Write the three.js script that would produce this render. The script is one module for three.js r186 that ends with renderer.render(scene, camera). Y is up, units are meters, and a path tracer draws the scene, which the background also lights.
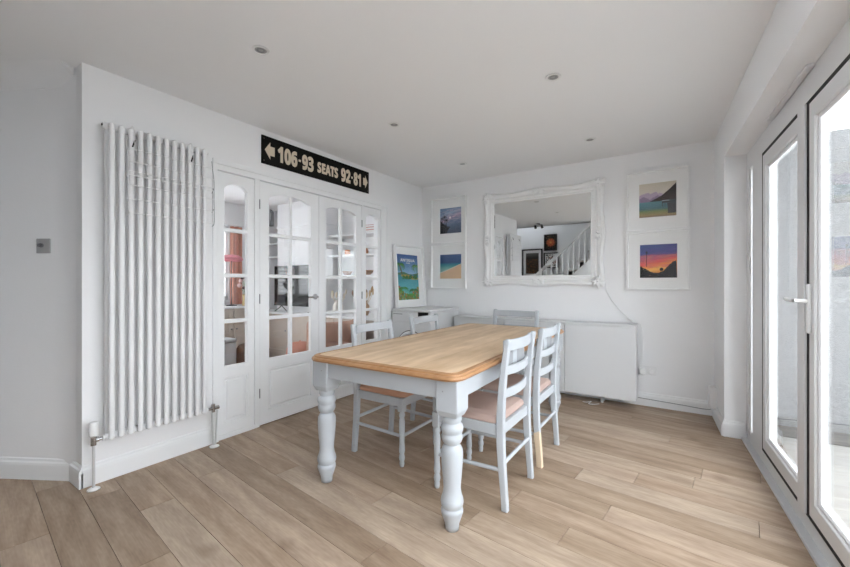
import * as THREE from 'three';
import { RoundedBoxGeometry } from 'three/addons/geometries/RoundedBoxGeometry.js';
import { mergeGeometries } from 'three/addons/utils/BufferGeometryUtils.js';
import { ImprovedNoise } from 'three/addons/math/ImprovedNoise.js';

// ---------------------------------------------------------------- camera, sky, exposure
const scene = new THREE.Scene();
const renderer = new THREE.WebGLRenderer({ antialias: true });
renderer.toneMapping = THREE.LinearToneMapping;
renderer.toneMappingExposure = 1.6;
renderer.shadowMap.enabled = true;
const camera = new THREE.PerspectiveCamera(72.776, 850 / 567, 0.02, 100);
camera.position.set(0, 1.1515, 0);
camera.rotation.y = THREE.MathUtils.degToRad(33.427);
scene.background = new THREE.Color().setRGB(0.918, 0.97, 1.018);      // even overcast sky
scene.backgroundIntensity = 4.6;

// ---------------------------------------------------------------- helpers
let seed = 12345;
const rnd = () => ((seed = (seed * 1664525 + 1013904223) >>> 0) / 4294967296);
const R = (d) => (d * Math.PI) / 180;
const noise = new ImprovedNoise();
const fbm = (x, y, z, o = 4) => { let s = 0, a = 0.5; for (let i = 0; i < o; i++) { s += a * noise.noise(x, y, z); x *= 2; y *= 2; z *= 2; a *= 0.5; } return s; };
const used = new Map();
const numbered = (n) => { const k = used.get(n) ?? 0; used.set(n, k + 1); return k ? `${n}_${String(k).padStart(3, '0')}` : n; };

function boxUV(g) {                                               // uv in metres, by the way each face points
  const p = g.attributes.position, n = g.attributes.normal, uv = new Float32Array(p.count * 2);
  for (let i = 0; i < p.count; i += 3) {
    const k = Math.min(i + 2, p.count - 1);
    const ax = Math.abs(n.getX(i)) + Math.abs(n.getX(k)), ay = Math.abs(n.getY(i)) + Math.abs(n.getY(k)), az = Math.abs(n.getZ(i)) + Math.abs(n.getZ(k));
    for (let j = i; j < Math.min(i + 3, p.count); j++) {
      const x = p.getX(j), y = p.getY(j), z = p.getZ(j);
      if (ay >= ax && ay >= az) { uv[2 * j] = x; uv[2 * j + 1] = z; } else if (ax >= az) { uv[2 * j] = z; uv[2 * j + 1] = y; } else { uv[2 * j] = x; uv[2 * j + 1] = y; }
    }
  }
  g.setAttribute('uv', new THREE.BufferAttribute(uv, 2));
  return g;
}
function merged(list, keep) {
  const gs = (Array.isArray(list) ? list : [list]).map((g) => {
    const o = g.index ? g.toNonIndexed() : g;
    for (const k of Object.keys(o.attributes)) if (!['position', 'normal', 'uv'].includes(k)) o.deleteAttribute(k);
    o.morphAttributes = {};
    return o;
  });
  const m = gs.length > 1 ? mergeGeometries(gs, false) : gs[0];
  return keep ? m : boxUV(m);
}
function obj(name, geoms, mat, parent = scene, keep = false) {
  const m = new THREE.Mesh(merged(geoms, keep), mat);
  m.name = parent === scene ? numbered(name) : name;
  parent.add(m);
  return m;
}
function tag(o, label, category, group) { o.userData.label = label; o.userData.category = category; if (group) o.userData.group = group; return o; }
function thing(name, label, category, [x, y, z] = [0, 0, 0], turn = 0, group) {
  const o = new THREE.Group(); o.name = numbered(name); scene.add(o);
  o.position.set(x, y, z); o.rotation.y = turn;
  return tag(o, label, category, group);
}
function setting(name, label, category, [x, y, z] = [0, 0, 0], turn = 0) {
  const o = thing(name, label, category, [x, y, z], turn); o.userData.kind = 'structure'; return o;
}
const struct = (name, geoms, mat, label, category) => { const m = obj(name, geoms, mat); m.userData.kind = 'structure'; return tag(m, label, category); };
const bx = (x0, x1, y0, y1, z0, z1) => { const g = new THREE.BoxGeometry(Math.abs(x1 - x0), Math.abs(y1 - y0), Math.abs(z1 - z0)); g.translate((x0 + x1) / 2, (y0 + y1) / 2, (z0 + z1) / 2); return g; };
const rb = (x0, x1, y0, y1, z0, z1, r = 0.004, s = 2) => {
  const w = Math.abs(x1 - x0), h = Math.abs(y1 - y0), d = Math.abs(z1 - z0);
  const g = new RoundedBoxGeometry(w, h, d, s, Math.min(r, w / 2.02, h / 2.02, d / 2.02)); g.translate((x0 + x1) / 2, (y0 + y1) / 2, (z0 + z1) / 2); return g;
};
const lathe = (pts, seg = 28) => new THREE.LatheGeometry(pts.map(([r, y]) => new THREE.Vector2(r, y)), seg);
const tube = (pts, r, seg = 24, rs = 8, closed = false) => new THREE.TubeGeometry(new THREE.CatmullRomCurve3(pts.map((p) => new THREE.Vector3(...p)), closed), seg, r, rs, closed);
function rod(a, b, r, rs = 10) {
  const A = new THREE.Vector3(...a), B = new THREE.Vector3(...b), d = B.clone().sub(A), g = new THREE.CylinderGeometry(r, r, d.length(), rs);
  g.applyQuaternion(new THREE.Quaternion().setFromUnitVectors(new THREE.Vector3(0, 1, 0), d.clone().normalize()));
  g.translate((A.x + B.x) / 2, (A.y + B.y) / 2, (A.z + B.z) / 2); return g;
}
const poly = (pts) => { const s = new THREE.Shape(); pts.forEach(([x, y], i) => (i ? s.lineTo(x, y) : s.moveTo(x, y))); s.closePath(); return s; };
const path = (pts) => { const s = new THREE.Path(); pts.forEach(([x, y], i) => (i ? s.lineTo(x, y) : s.moveTo(x, y))); s.closePath(); return s; };
const extr = (shape, depth, bevel = 0, curve = 8) => { const g = new THREE.ExtrudeGeometry(shape, { depth: depth - 2 * bevel, bevelEnabled: bevel > 0, bevelThickness: bevel, bevelSize: bevel, bevelOffset: -bevel, bevelSegments: 1, curveSegments: curve }); g.translate(0, 0, bevel); return g; };
function loft(loops, capA = true, capB = true) {                  // loops of equal length, each a list of [x, y, z]
  const n = loops[0].length, pos = [], tri = (a, b, c) => pos.push(...a, ...b, ...c);
  for (let k = 0; k + 1 < loops.length; k++) for (let i = 0; i < n; i++) {
    const a = loops[k][i], b = loops[k][(i + 1) % n], c = loops[k + 1][(i + 1) % n], d = loops[k + 1][i];
    tri(a, b, c); tri(a, c, d);
  }
  const cap = (L, flip) => { const c = [0, 1, 2].map((q) => L.reduce((s, p) => s + p[q], 0) / n); for (let i = 0; i < n; i++) { const a = L[i], b = L[(i + 1) % n]; flip ? tri(c, b, a) : tri(c, a, b); } };
  if (capA) cap(loops[0], true);
  if (capB) cap(loops[loops.length - 1], false);
  const g = new THREE.BufferGeometry(); g.setAttribute('position', new THREE.Float32BufferAttribute(pos, 3)); g.setAttribute('uv', new THREE.Float32BufferAttribute(new Float32Array(pos.length / 3 * 2), 2));
  g.computeVertexNormals(); return g;
}
function rrect(w, d, r, y, seg = 5) {                             // rounded rectangle in plan, counter-clockwise seen from below so that lofts going up face out
  const out = [], hw = w / 2, hd = d / 2; r = Math.min(r, hw * 0.99, hd * 0.99);
  for (const [cx, cz, a0] of [[hw - r, hd - r, 90], [hw - r, -hd + r, 0], [-hw + r, -hd + r, -90], [-hw + r, hd - r, -180]]) for (let i = 0; i <= seg; i++) { const a = R(a0 - (90 * i) / seg); out.push([cx + r * Math.cos(a), y, cz + r * Math.sin(a)]); }
  return out.reverse();
}
const rrLoft = (w, d, r, prof, seg = 5, a = true, b = true) => loft(prof.map(([inset, y]) => rrect(w - 2 * inset, d - 2 * inset, Math.max(r - inset, 0.002), y, seg)), a, b);
const moved = (g, x, y, z) => { g.translate(x, y, z); return g; };

// ---------------------------------------------------------------- textures and materials
function dataTex(w, h, f, srgb, rx = 1, ry = 1) {
  const a = new Uint8Array(w * h * 4);
  for (let j = 0; j < h; j++) for (let i = 0; i < w; i++) { const c = f(i / w, j / h), o = 4 * (j * w + i); for (let k = 0; k < 3; k++) a[o + k] = Math.max(0, Math.min(255, Math.round(c[k]))); a[o + 3] = 255; }
  const t = new THREE.DataTexture(a, w, h); t.magFilter = THREE.LinearFilter; t.minFilter = THREE.LinearFilter; t.wrapS = t.wrapT = THREE.RepeatWrapping; t.repeat.set(rx, ry); if (srgb) t.colorSpace = THREE.SRGBColorSpace; t.needsUpdate = true; return t;
}
function canvasTex(w, h, draw) {
  const c = document.createElement('canvas'); c.width = w; c.height = h; draw(c.getContext('2d'), w, h);
  const t = new THREE.CanvasTexture(c); t.colorSpace = THREE.SRGBColorSpace; t.magFilter = THREE.LinearFilter; return t;
}
const wrapN = (u, v, s, o = 3) => { // tiles over the unit square
  const a = Math.PI * 2; return fbm(Math.cos(u * a) * s, Math.sin(u * a) * s + Math.cos(v * a) * s * 1.3, Math.sin(v * a) * s * 1.3, o);
};
const M = (o) => new THREE.MeshStandardMaterial(o), P = (o) => new THREE.MeshPhysicalMaterial(o);
const plasterBump = dataTex(256, 256, (u, v) => { const n = 128 + 90 * wrapN(u, v, 9, 4) + 40 * wrapN(u + 0.3, v, 2, 2); return [n, n, n]; }, false, 1 / 0.7, 1 / 0.7);
const fineBump = dataTex(128, 128, (u, v) => { const n = 128 + 110 * wrapN(u, v, 14, 3); return [n, n, n]; }, false, 1 / 0.12, 1 / 0.12);
const weave = dataTex(128, 128, (u, v) => { const n = 128 + 50 * Math.sin(u * 64 * Math.PI) * Math.sin(v * 64 * Math.PI) + 50 * wrapN(u, v, 6, 3); return [n, n, n]; }, false, 1 / 0.06, 1 / 0.06);
const mat = {
  wall: M({ color: 0xf3f3f4, roughness: 0.88, bumpMap: plasterBump, bumpScale: 0.0006 }),
  ceiling: M({ color: 0xf4f4f5, roughness: 0.95, bumpMap: plasterBump, bumpScale: 0.0004 }),
  gloss: M({ color: 0xf1f2f3, roughness: 0.42, bumpMap: fineBump, bumpScale: 0.00012 }),
  chair: M({ color: 0xb7bcc1, roughness: 0.5, bumpMap: fineBump, bumpScale: 0.0002 }),
  upvc: M({ color: 0xdededf, roughness: 0.3 }),
  rubber: M({ color: 0x161616, roughness: 0.7 }),
  radiator: M({ color: 0xf1f1f2, roughness: 0.35 }),
  chrome: M({ color: 0xc8c8ca, roughness: 0.18, metalness: 1 }),
  steel: M({ color: 0x9a9b9d, roughness: 0.35, metalness: 1 }),
  pipe: M({ color: 0xd8d9da, roughness: 0.4, metalness: 0.35 }),
  wire: M({ color: 0xf0f0f0, roughness: 0.4 }),
  dark: M({ color: 0x2a2a2b, roughness: 0.5 }),
  black: M({ color: 0x0d0b0a, roughness: 0.45 }),
  plastic: M({ color: 0xeeeeee, roughness: 0.35 }),
  frame: M({ color: 0xf3f3f3, roughness: 0.45 }),
  mount: M({ color: 0xf2f2f1, roughness: 0.9 }),
  glass: P({ color: 0xffffff, transmission: 1, thickness: 0, roughness: 0, ior: 1.45 }),
  artGlass: P({ color: 0xffffff, transmission: 1, thickness: 0, roughness: 0, ior: 1.18 }),
  mirror: M({ color: 0xe4e6e6, metalness: 1, roughness: 0.015 }),
  appliance: M({ color: 0xdadbdc, roughness: 0.28 }),
  grey: M({ color: 0x8f9092, roughness: 0.6 }),
  pinkSeat: P({ color: 0xbaa298, roughness: 0.62, sheen: 0.15, sheenRoughness: 0.5, bumpMap: weave, bumpScale: 0.0004 }),
  tanSeat: P({ color: 0xc4977c, roughness: 0.65, sheen: 0.4, sheenRoughness: 0.5, bumpMap: weave, bumpScale: 0.0004 }),
  pad: M({ color: 0x9b9da0, roughness: 0.9, bumpMap: weave, bumpScale: 0.0006 }),
  pine: M({ color: 0xd8c4aa, roughness: 0.6 }),
};
// floor boards: brushed oak, several tones
function oak(base, k, ring) {
  return dataTex(512, 256, (u, v) => {
    const warp = 0.16 * wrapN(u, v, 0.9, 2) + 0.03 * wrapN(u, v, 3, 2);
    const rings = Math.sin((v + warp) * Math.PI * 2 * ring);
    const fine = noise.noise(Math.cos(u * 6.283) * 3, Math.sin(u * 6.283) * 3 + k, v * 130), fine2 = noise.noise(Math.cos(u * 6.283) * 9 + k, Math.sin(u * 6.283) * 9, v * 60);
    const blot = wrapN(u, v + k, 1.2, 3);
    const knot = Math.max(0, 1 - 9 * Math.hypot((u - 0.3 - 0.1 * k % 0.5) * 4, v - 0.55)) * 22;
    const d = 6 * rings + 9 * fine + 8 * fine2 + 26 * blot - knot;
    return [base[0] + d, base[1] + d * 1.02, base[2] + d * 0.98];
  }, true, 1 / 2.2, 1 / 0.6);
}
const oakBump = dataTex(256, 256, (u, v) => { const n = 128 + 70 * noise.noise(Math.cos(u * 6.283) * 3, Math.sin(u * 6.283) * 3, v * 120) + 40 * wrapN(u, v, 2, 2); return [n, n, n]; }, false, 1 / 1.1, 1 / 0.6);
const oakMats = [[171, 150, 130], [164, 142, 121], [157, 136, 115], [168, 148, 128], [151, 130, 110], [173, 154, 135]].map((c, i) => M({ map: oak(c, 1.7 * i, [5, 7, 4, 9, 6, 3][i]), roughness: 0.5 + 0.03 * (i % 3), bumpMap: oakBump, bumpScale: 0.0005 }));
// table top: boards glued edge to edge
const topTex = dataTex(1024, 512, (u, v) => {
  const board = Math.floor(v * 7), t = [4, -6, 8, -3, 6, -8, 2][board], k = board * 3.1;
  const warp = 0.1 * wrapN(u + k, v, 1, 2), rings = Math.sin((v * 7 + warp * 4 + k) * 6.283 * 1.6);
  const fine = noise.noise(Math.cos(u * 6.283) * 4 + k, Math.sin(u * 6.283) * 4, v * 220), blot = wrapN(u, v, 2.2, 4);
  const worn = 26 * wrapN(u + 0.5, v + 0.2, 1.1, 3);
  const d = t + 4 * rings + 8 * fine + 16 * blot + worn;
  return [214 + d * 0.9, 184 + d, 149 + d * 1.15];
}, true, 1 / 2.2, 1 / 1.0);
mat.tableTop = M({ map: topTex, roughness: 0.48, bumpMap: oakBump, bumpScale: 0.0003 });
mat.tableRim = M({ map: oak([180, 136, 96], 2.2, 6), roughness: 0.4 });

const xL = -2.8104, zB = -4.1853, H = 2.4;                        // left wall, back wall, ceiling
const RT = R(-86.766), r0 = [0.295, 0, -3.522];                   // right wall: its own axes, s towards the camera, n into the room
const rd = [0.0564, 0.9984], rn = [-0.9984, 0.0564];
const rp = (s, n) => [r0[0] + rd[0] * s + rn[0] * n, r0[2] + rd[1] * s + rn[1] * n];

// ---------------------------------------------------------------- room shell
// floor: every board its own piece
{
  const floor = setting('floor', 'pale brushed oak plank floor running through the room', 'floor');
  obj('subfloor', [bx(-6.0, 0.62, -0.2, -0.012, -4.4, 1.5)], M({ color: 0x4a3a2c, roughness: 1 }), floor);
  const dir = [1 / Math.hypot(1, 0.112), 0.112 / Math.hypot(1, 0.112)], nor = [-dir[1], dir[0]], W = 0.158;
  const clipTo = [[-5.95, -4.3], [0.36, -4.3], [0.63, 0.5], [0.68, 1.4], [-5.95, 1.4]].map(([x, z], i, a) => { const b = a[(i + 1) % a.length]; return [x, z, b[0] - x, b[1] - z]; });
  const o0 = [-1.9, -0.628];                                      // a point on one of the long joints
  for (let k = -14; k <= 26; k++) {
    let s = -5.2 - rnd() * 1.6;
    while (s < 3.2) {
      const len = [1.25, 1.6, 1.9, 0.8][Math.floor(rnd() * 4)] * (0.92 + 0.16 * rnd()), g = 0.0009;
      let pts = [[s + g, -k * W + g], [s + len - g, -k * W + g], [s + len - g, -k * W + W - g], [s + g, -k * W + W - g]].map(([a, b]) => [o0[0] + dir[0] * a + nor[0] * (b - W), o0[1] + dir[1] * a + nor[1] * (b - W)]);
      for (const [x, z, dx, dz] of clipTo) {
        const side = ([px, pz]) => dx * (pz - z) - dz * (px - x), out = [];
        pts.forEach((p, i) => { const q = pts[(i + 1) % pts.length], a = side(p), b = side(q); if (a >= 0) out.push(p); if (a * b < 0) { const t = a / (a - b); out.push([p[0] + (q[0] - p[0]) * t, p[1] + (q[1] - p[1]) * t]); } });
        pts = out; if (!pts.length) break;
      }
      const u0 = rnd() * 2, v0 = rnd();
      if (pts.length > 2) {
        const c = [pts.reduce((a, p) => a + p[0], 0) / pts.length, pts.reduce((a, p) => a + p[1], 0) / pts.length];
        const inn = pts.map(([x, z]) => { const l = Math.hypot(x - c[0], z - c[1]); return [x - (x - c[0]) / l * 0.0016, z - (z - c[1]) / l * 0.0016]; });
        const lo = pts.map(([x, z]) => [x, -0.012, z]), mid = pts.map(([x, z]) => [x, -0.0012, z]), hi = inn.map(([x, z]) => [x, 0, z]);
        const geo = loft([lo, mid, hi].map((l) => l.slice().reverse()), false, true), p = geo.attributes.position, uv = geo.attributes.uv;
        for (let i = 0; i < p.count; i++) { const x = p.getX(i) - o0[0], z = p.getZ(i) - o0[1]; uv.setXY(i, x * dir[0] + z * dir[1] + u0 * 1.3, x * nor[0] + z * nor[1] + v0); }
        obj('plank', [geo], oakMats[Math.floor(rnd() * 6)], floor, true);
      }
      s += len;
    }
  }
}
const SK = [-0.92, 0.22, -1.36, -0.02];                               // rooflight above the camera
struct('ceiling', [bx(-6.1, 0.75, H, H + 0.2, -4.45, SK[2]), bx(-6.1, SK[0], H, H + 0.2, SK[2], 0.45), bx(SK[1], 0.75, H, H + 0.2, SK[2], 0.45), bx(SK[0], SK[1], H, H + 0.2, SK[3], 0.45)], mat.ceiling, 'flat white plastered ceiling', 'ceiling');
{
  const t = setting('window_4', 'flat rooflight over the end of the room by the camera', 'rooflight');
  for (const [a, b, c, d] of [[SK[0], SK[1], SK[2], SK[2] + 0.04], [SK[0], SK[1], SK[3] - 0.04, SK[3]], [SK[0], SK[0] + 0.04, SK[2], SK[3]], [SK[1] - 0.04, SK[1], SK[2], SK[3]]]) obj('curb', [bx(a, b, H + 0.02, H + 0.3, c, d)], mat.gloss, t);
  obj('pane', [bx(SK[0], SK[1], H + 0.28, H + 0.286, SK[2], SK[3])], mat.glass, t);
}
// left wall, between dining room and living room, with the opening for the glazed doors
const dz0 = -1.5, dz1 = -3.44, dTop = 2.03, xL2 = -2.99;
struct('wall_left', [bx(xL2, xL, 0, H, -0.745, dz0), bx(xL2, xL, 0, H, dz1, zB), bx(xL2, xL, dTop, H, dz0, dz1)], mat.wall, 'white plastered wall with radiator and glazed doors', 'wall');
struct('wall_back', [bx(-6.1, 0.55, 0, H, zB, zB - 0.22)], mat.wall, 'white back wall hung with pictures and a mirror', 'wall');
{
  const w = setting('wall_right', 'white wall return and boxed lintel over the patio doors', 'wall', r0, RT);
  obj('pillar', [bx(-0.72, -0.155, 0, H, 0, -0.23)], mat.wall, w);
  obj('lintel', [bx(-0.155, 3.75, 2.108, H, 0, -0.23)], mat.wall, w);
  obj('end_pier', [bx(3.62, 3.86, 0, H, 0, -0.23)], mat.wall, w);
}
// splayed wall at the left and the hall behind the camera
const SP = [-2.992, 0, -0.733], SPT = R(29.4);                    // local x runs right and away, z into the room
{
  const w = setting('wall_splay', 'grey-white splayed wall with light switch at the left', 'wall', SP, SPT);
  obj('plaster', [bx(-1.3, 0.02, 0, H, 0, -0.1)], mat.wall, w);
  { // the plaster turns the corner to the wall end in a slow curve
    const ca = Math.cos(SPT), sa = Math.sin(SPT), A = [0.09, -0.0125 + 0.0012], p0 = [A[0] * ca - A[1] * sa, A[0] * sa + A[1] * ca], p1 = [-0.012, 0.001], p2 = [-0.1, 0.0012], n = 12, ps = [], ix = [];
    for (let i = 0; i <= n; i++) { const t = i / n, x = (1 - t) ** 2 * p0[0] + 2 * t * (1 - t) * p1[0] + t * t * p2[0], z = (1 - t) ** 2 * p0[1] + 2 * t * (1 - t) * p1[1] + t * t * p2[1]; ps.push(x, 0, z, x, H, z); if (i < n) ix.push(2 * i, 2 * i + 1, 2 * i + 2, 2 * i + 1, 2 * i + 3, 2 * i + 2); }
    const g = new THREE.BufferGeometry(); g.setAttribute('position', new THREE.Float32BufferAttribute(ps, 3)); g.setAttribute('uv', new THREE.Float32BufferAttribute(new Float32Array(ps.length / 3 * 2), 2)); g.setIndex(ix); g.computeVertexNormals();
    obj('curved_corner', [g], mat.wall, w);
  }
  const s = new THREE.Shape(); s.moveTo(0, 0.01); s.lineTo(0.115, 0.01); s.lineTo(0.115, 0); s.quadraticCurveTo(0.022, -0.014, 0.004, -0.094); s.lineTo(0, -0.1);
  const g = extr(s, 1.36, 0, 14); g.rotateY(-Math.PI / 2); g.translate(0.06, H, 0);
  obj('cornice', [g], mat.ceiling, w);
}
const hall = [bx(-4.2, -4.06, 0, 3.6, -0.75, 1.4), bx(-4.2, 0.75, 0, 3.6, 1.25, 1.4)];
struct('wall_front', hall, mat.wall, 'white stairwell wall hung with dark framed pictures', 'wall');
struct('wall_hall', [bx(0.5, 0.62, 0, 3.6, 0.3, 1.3), bx(-4.2, 0.62, H, 3.6, 0.45, 0.35)], mat.wall, 'white stairwell side wall', 'wall');
struct('ceiling_stairwell', [bx(-4.2, -3.75, 3.6, 3.7, 0.35, 1.4), bx(-3.0, 0.62, 3.6, 3.7, 0.35, 1.4)], mat.ceiling, 'white stairwell ceiling with a rooflight opening', 'ceiling');

function skirting(name, label, pts) {                             // pts: floor polyline of the wall face, room on the left hand when walking along
  const w = setting(name, label, 'skirting board');
  for (let i = 0; i + 1 < pts.length; i++) {
    const [ax, az] = pts[i], [bx_, bz] = pts[i + 1], L = Math.hypot(bx_ - ax, bz - az);
    const s = poly([[0, 0], [0.018, 0], [0.018, 0.085], [0.016, 0.098], [0.01, 0.106], [0.008, 0.118], [0.003, 0.122], [0, 0.122]]);
    const g = extr(s, L + 0.016, 0, 4); g.translate(0, 0, -0.008); g.rotateY(Math.atan2(bx_ - ax, bz - az)); g.translate(ax, 0, az);
    obj('board', [g], mat.gloss, w);
  }
  return w;
}
skirting('baseboard_left', 'white skirting board below the column radiator', [[xL, -1.5], [xL, -0.745]]);
skirting('baseboard_splay', 'white skirting board round the wall end beside the radiator', [[xL + 0.01, -0.745], [xL2, -0.745]]);
skirting('baseboard_front', 'white skirting board along the splayed wall by the light switch', [[SP[0] + 0.01, SP[2] - 0.006], [SP[0] - 0.871 * 1.25, SP[2] + 0.491 * 1.25]]);
skirting('baseboard_back', 'white skirting board along the back wall', [[0.27, zB], [xL, zB]]);
skirting('baseboard_right', 'white skirting board round the pillar beside the patio doors', [rp(-0.155, -0.115), rp(-0.155, 0), rp(-0.66, 0)]);

// ---------------------------------------------------------------- glazed doors to the living room
const DW = [-1.503, -1.824, -2.458, -3.05, -3.35];                 // edges of side light, door, door, side light
{
  const t = setting('trim_1', 'white door frame round the glazed doors', 'door frame');
  const x0 = xL - 0.085, x1 = xL + 0.006;
  for (const [a, b] of [[DW[1] + 0.02, DW[1] - 0.022], [DW[3] + 0.008, DW[3] - 0.01], [DW[4], dz1]]) obj('post', [rb(x0, x1 - (a === dz0 || b === dz1 ? 0 : 0.004), 0, 1.985, a, b, 0.003)], mat.gloss, t);
  obj('head', [rb(x0, x1, 1.983, dTop, dz0, dz1, 0.003)], mat.gloss, t);
  obj('architrave', [rb(xL - 0.002, xL + 0.014, dTop - 0.006, dTop + 0.03, dz0 + 0.03, dz1 - 0.03, 0.004), rb(xL - 0.002, xL + 0.012, 0, dTop, dz0 + 0.03, dz0 - 0.004, 0.004), rb(xL - 0.002, xL + 0.012, 0, dTop, dz1 + 0.004, dz1 - 0.03, 0.004)], mat.gloss, t);
  obj('sill', [rb(x0, xL + 0.004, 0, 0.03, DW[0], DW[1], 0.003), rb(x0, xL + 0.004, 0, 0.03, DW[3], DW[4], 0.003)], mat.gloss, t);
}
function glazedLeaf(name, label, category, za, zb, cols, y0, st) {
  const w = za - zb, t = setting(name, label, category, [xL - 0.042, y0, za], Math.PI / 2), top = 1.975 - y0, T = 0.04;   // local x runs away from the camera along the wall, z into the dining room
  const gx0 = st, gx1 = w - st, gy0 = 0.535 - y0, side = 1.86 - y0, rise = 0.042;
  const arch = (x) => side + rise * (1 - Math.abs((x - w / 2) / (w / 2 - st)) ** 2.6);
  const shape = poly([[0.002, 0], [w - 0.002, 0], [w - 0.002, top], [0.002, top]]);
  const A = []; for (let i = 0; i <= 12; i++) { const x = gx1 + ((gx0 - gx1) * i) / 12; A.push([x, arch(x)]); }
  shape.holes.push(path([[gx0, gy0], [gx1, gy0], ...A]));
  const py0 = 0.115 - y0, py1 = 0.45 - y0, i0 = st * 0.9, i1 = w - st * 0.9;
  shape.holes.push(path([[i0, py0], [i1, py0], [i1, py1], [i0, py1]]));
  obj('leaf_frame', [extr(shape, T, 0.003)], mat.gloss, t);
  const panel = obj('panel', [bx(i0 - 0.006, i1 + 0.006, py0 - 0.006, py1 + 0.006, 0.012, 0.026)], mat.gloss, t);
  const field = extr(poly([[i0 + 0.022, py0 + 0.022], [i1 - 0.022, py0 + 0.022], [i1 - 0.022, py1 - 0.022], [i0 + 0.022, py1 - 0.022]]), 0.03, 0.009); field.translate(0, 0, 0.004);
  obj('raised_field', [field], mat.gloss, panel);
  const bead = poly([[i0, py0], [i1, py0], [i1, py1], [i0, py1]]); bead.holes.push(path([[i0 + 0.012, py0 + 0.012], [i1 - 0.012, py0 + 0.012], [i1 - 0.012, py1 - 0.012], [i0 + 0.012, py1 - 0.012]]));
  obj('bead', [moved(extr(bead, 0.012, 0.003), 0, 0, 0.026)], mat.gloss, panel);
  const bars = [0.868, 1.212, 1.553].map((y) => y - y0), xs = cols === 2 ? [gx0, w / 2, gx1] : [gx0, gx1];
  for (const y of bars) obj('glazing_bar', [rb(gx0 - 0.004, gx1 + 0.004, y - 0.0145, y + 0.0145, 0.005, 0.035, 0.004)], mat.gloss, t);
  if (cols === 2) obj('glazing_bar', [rb(w / 2 - 0.0135, w / 2 + 0.0135, gy0 - 0.004, arch(w / 2) + 0.004, 0.004, 0.036, 0.004)], mat.gloss, t);
  const ys = [gy0, ...bars];
  for (let c = 0; c < cols; c++) for (let r = 0; r < 4; r++) {
    const a = xs[c], b = xs[c + 1];
    let g;
    if (r < 3) g = bx(a, b, ys[r], ys[r + 1], 0.018, 0.022);
    else { const q = [[a, ys[3]], [b, ys[3]]]; for (let i = 0; i <= 8; i++) { const x = b + ((a - b) * i) / 8; q.push([x, arch(x)]); } g = moved(extr(poly(q), 0.004), 0, 0, 0.018); }
    obj('pane', [g], mat.glass, t);
  }
  return t;
}
glazedLeaf('window_1', 'narrow arched side light nearest the radiator, white with four panes', 'side window', DW[0], DW[1] + 0.02, 1, 0.03, 0.06);
const d1 = glazedLeaf('door_1', 'white glazed door nearer the radiator, with lever handle', 'door', DW[1] - 0.022, DW[2], 2, 0.008, 0.09);
const d2 = glazedLeaf('door_2', 'white glazed door partly hidden by table and chair', 'door', DW[2], DW[3] + 0.008, 2, 0.008, 0.086);
glazedLeaf('window_2', 'narrow arched side light beside the tropical poster', 'side window', DW[3] - 0.01, DW[4], 1, 0.03, 0.05);
for (const [d, x] of [[d1, 0.0], [d2, DW[2] - DW[3] - 0.008]]) for (const y of [0.26, 1.02, 1.78]) obj('hinge', [rod([x, y - 0.038, 0.043], [x, y + 0.038, 0.043], 0.0055, 8), bx(x - 0.003, x + 0.006, y - 0.036, y + 0.036, 0.036, 0.042)], mat.steel, d);
{
  const x = DW[1] - 0.022 - DW[2] - 0.048, y = 1.022;
  const h = obj('handle', [rod([x, y, 0.038], [x, y, 0.05], 0.026, 20), rod([x, y, 0.046], [x, y, 0.085], 0.009, 10), tube([[x, y, 0.085], [x - 0.03, y + 0.001, 0.088], [x - 0.115, y - 0.002, 0.088]], 0.0085, 12, 8)], mat.chrome, d1);
}

// ---------------------------------------------------------------- patio doors
const inR = (name, label, category) => setting(name, label, category, r0, RT);
{
  const t = inR('trim_2', 'white plastic frame and threshold round the patio doors', 'door frame');
  obj('head', [rb(-0.155, 3.62, 1.972, 2.108, -0.13, -0.2, 0.004)], mat.upvc, t);
  obj('sill', [rb(-0.155, 3.62, 0.0, 0.1, -0.135, -0.21, 0.006)], mat.upvc, t);
  obj('jamb', [rb(-0.155, -0.06, 0.06, 2.0, -0.13, -0.2, 0.004)], mat.upvc, t);
  obj('jamb', [rb(3.565, 3.62, 0.06, 2.0, -0.13, -0.2, 0.004)], mat.upvc, t);
  obj('mullion', [rb(0.05, 0.318, 0.06, 2.0, -0.128, -0.2, 0.004)], mat.upvc, t);
  obj('threshold', [rb(-0.15, 3.62, -0.004, 0.016, -0.098, -0.14, 0.005)], M({ color: 0xd2d3d4, roughness: 0.4, metalness: 0.15 }), t);
  obj('pane', [bx(-0.06, 0.05, 0.1, 1.97, -0.155, -0.159)], mat.glass, t);
  for (const s of [-0.06, 0.05]) obj('glazing_bead', [rb(s - 0.012, s + 0.012, 0.1, 1.972, -0.135, -0.154, 0.006)], mat.upvc, t);
  const v = obj('trickle_vent', [rb(0.56, 1.22, 2.092, 2.1075, -0.098, -0.128, 0.007)], mat.upvc, t);
  obj('vent_slot', [rb(0.6, 1.18, 2.0905, 2.094, -0.109, -0.117, 0.001)], mat.upvc, v);
}
const leafLabels = ['white patio door leaf next to the pillar, pebbledash wall behind it', 'white patio door leaf with lever handle at the right edge', 'white patio door leaf beside the camera', 'white patio door leaf furthest from the pillar'];
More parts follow.
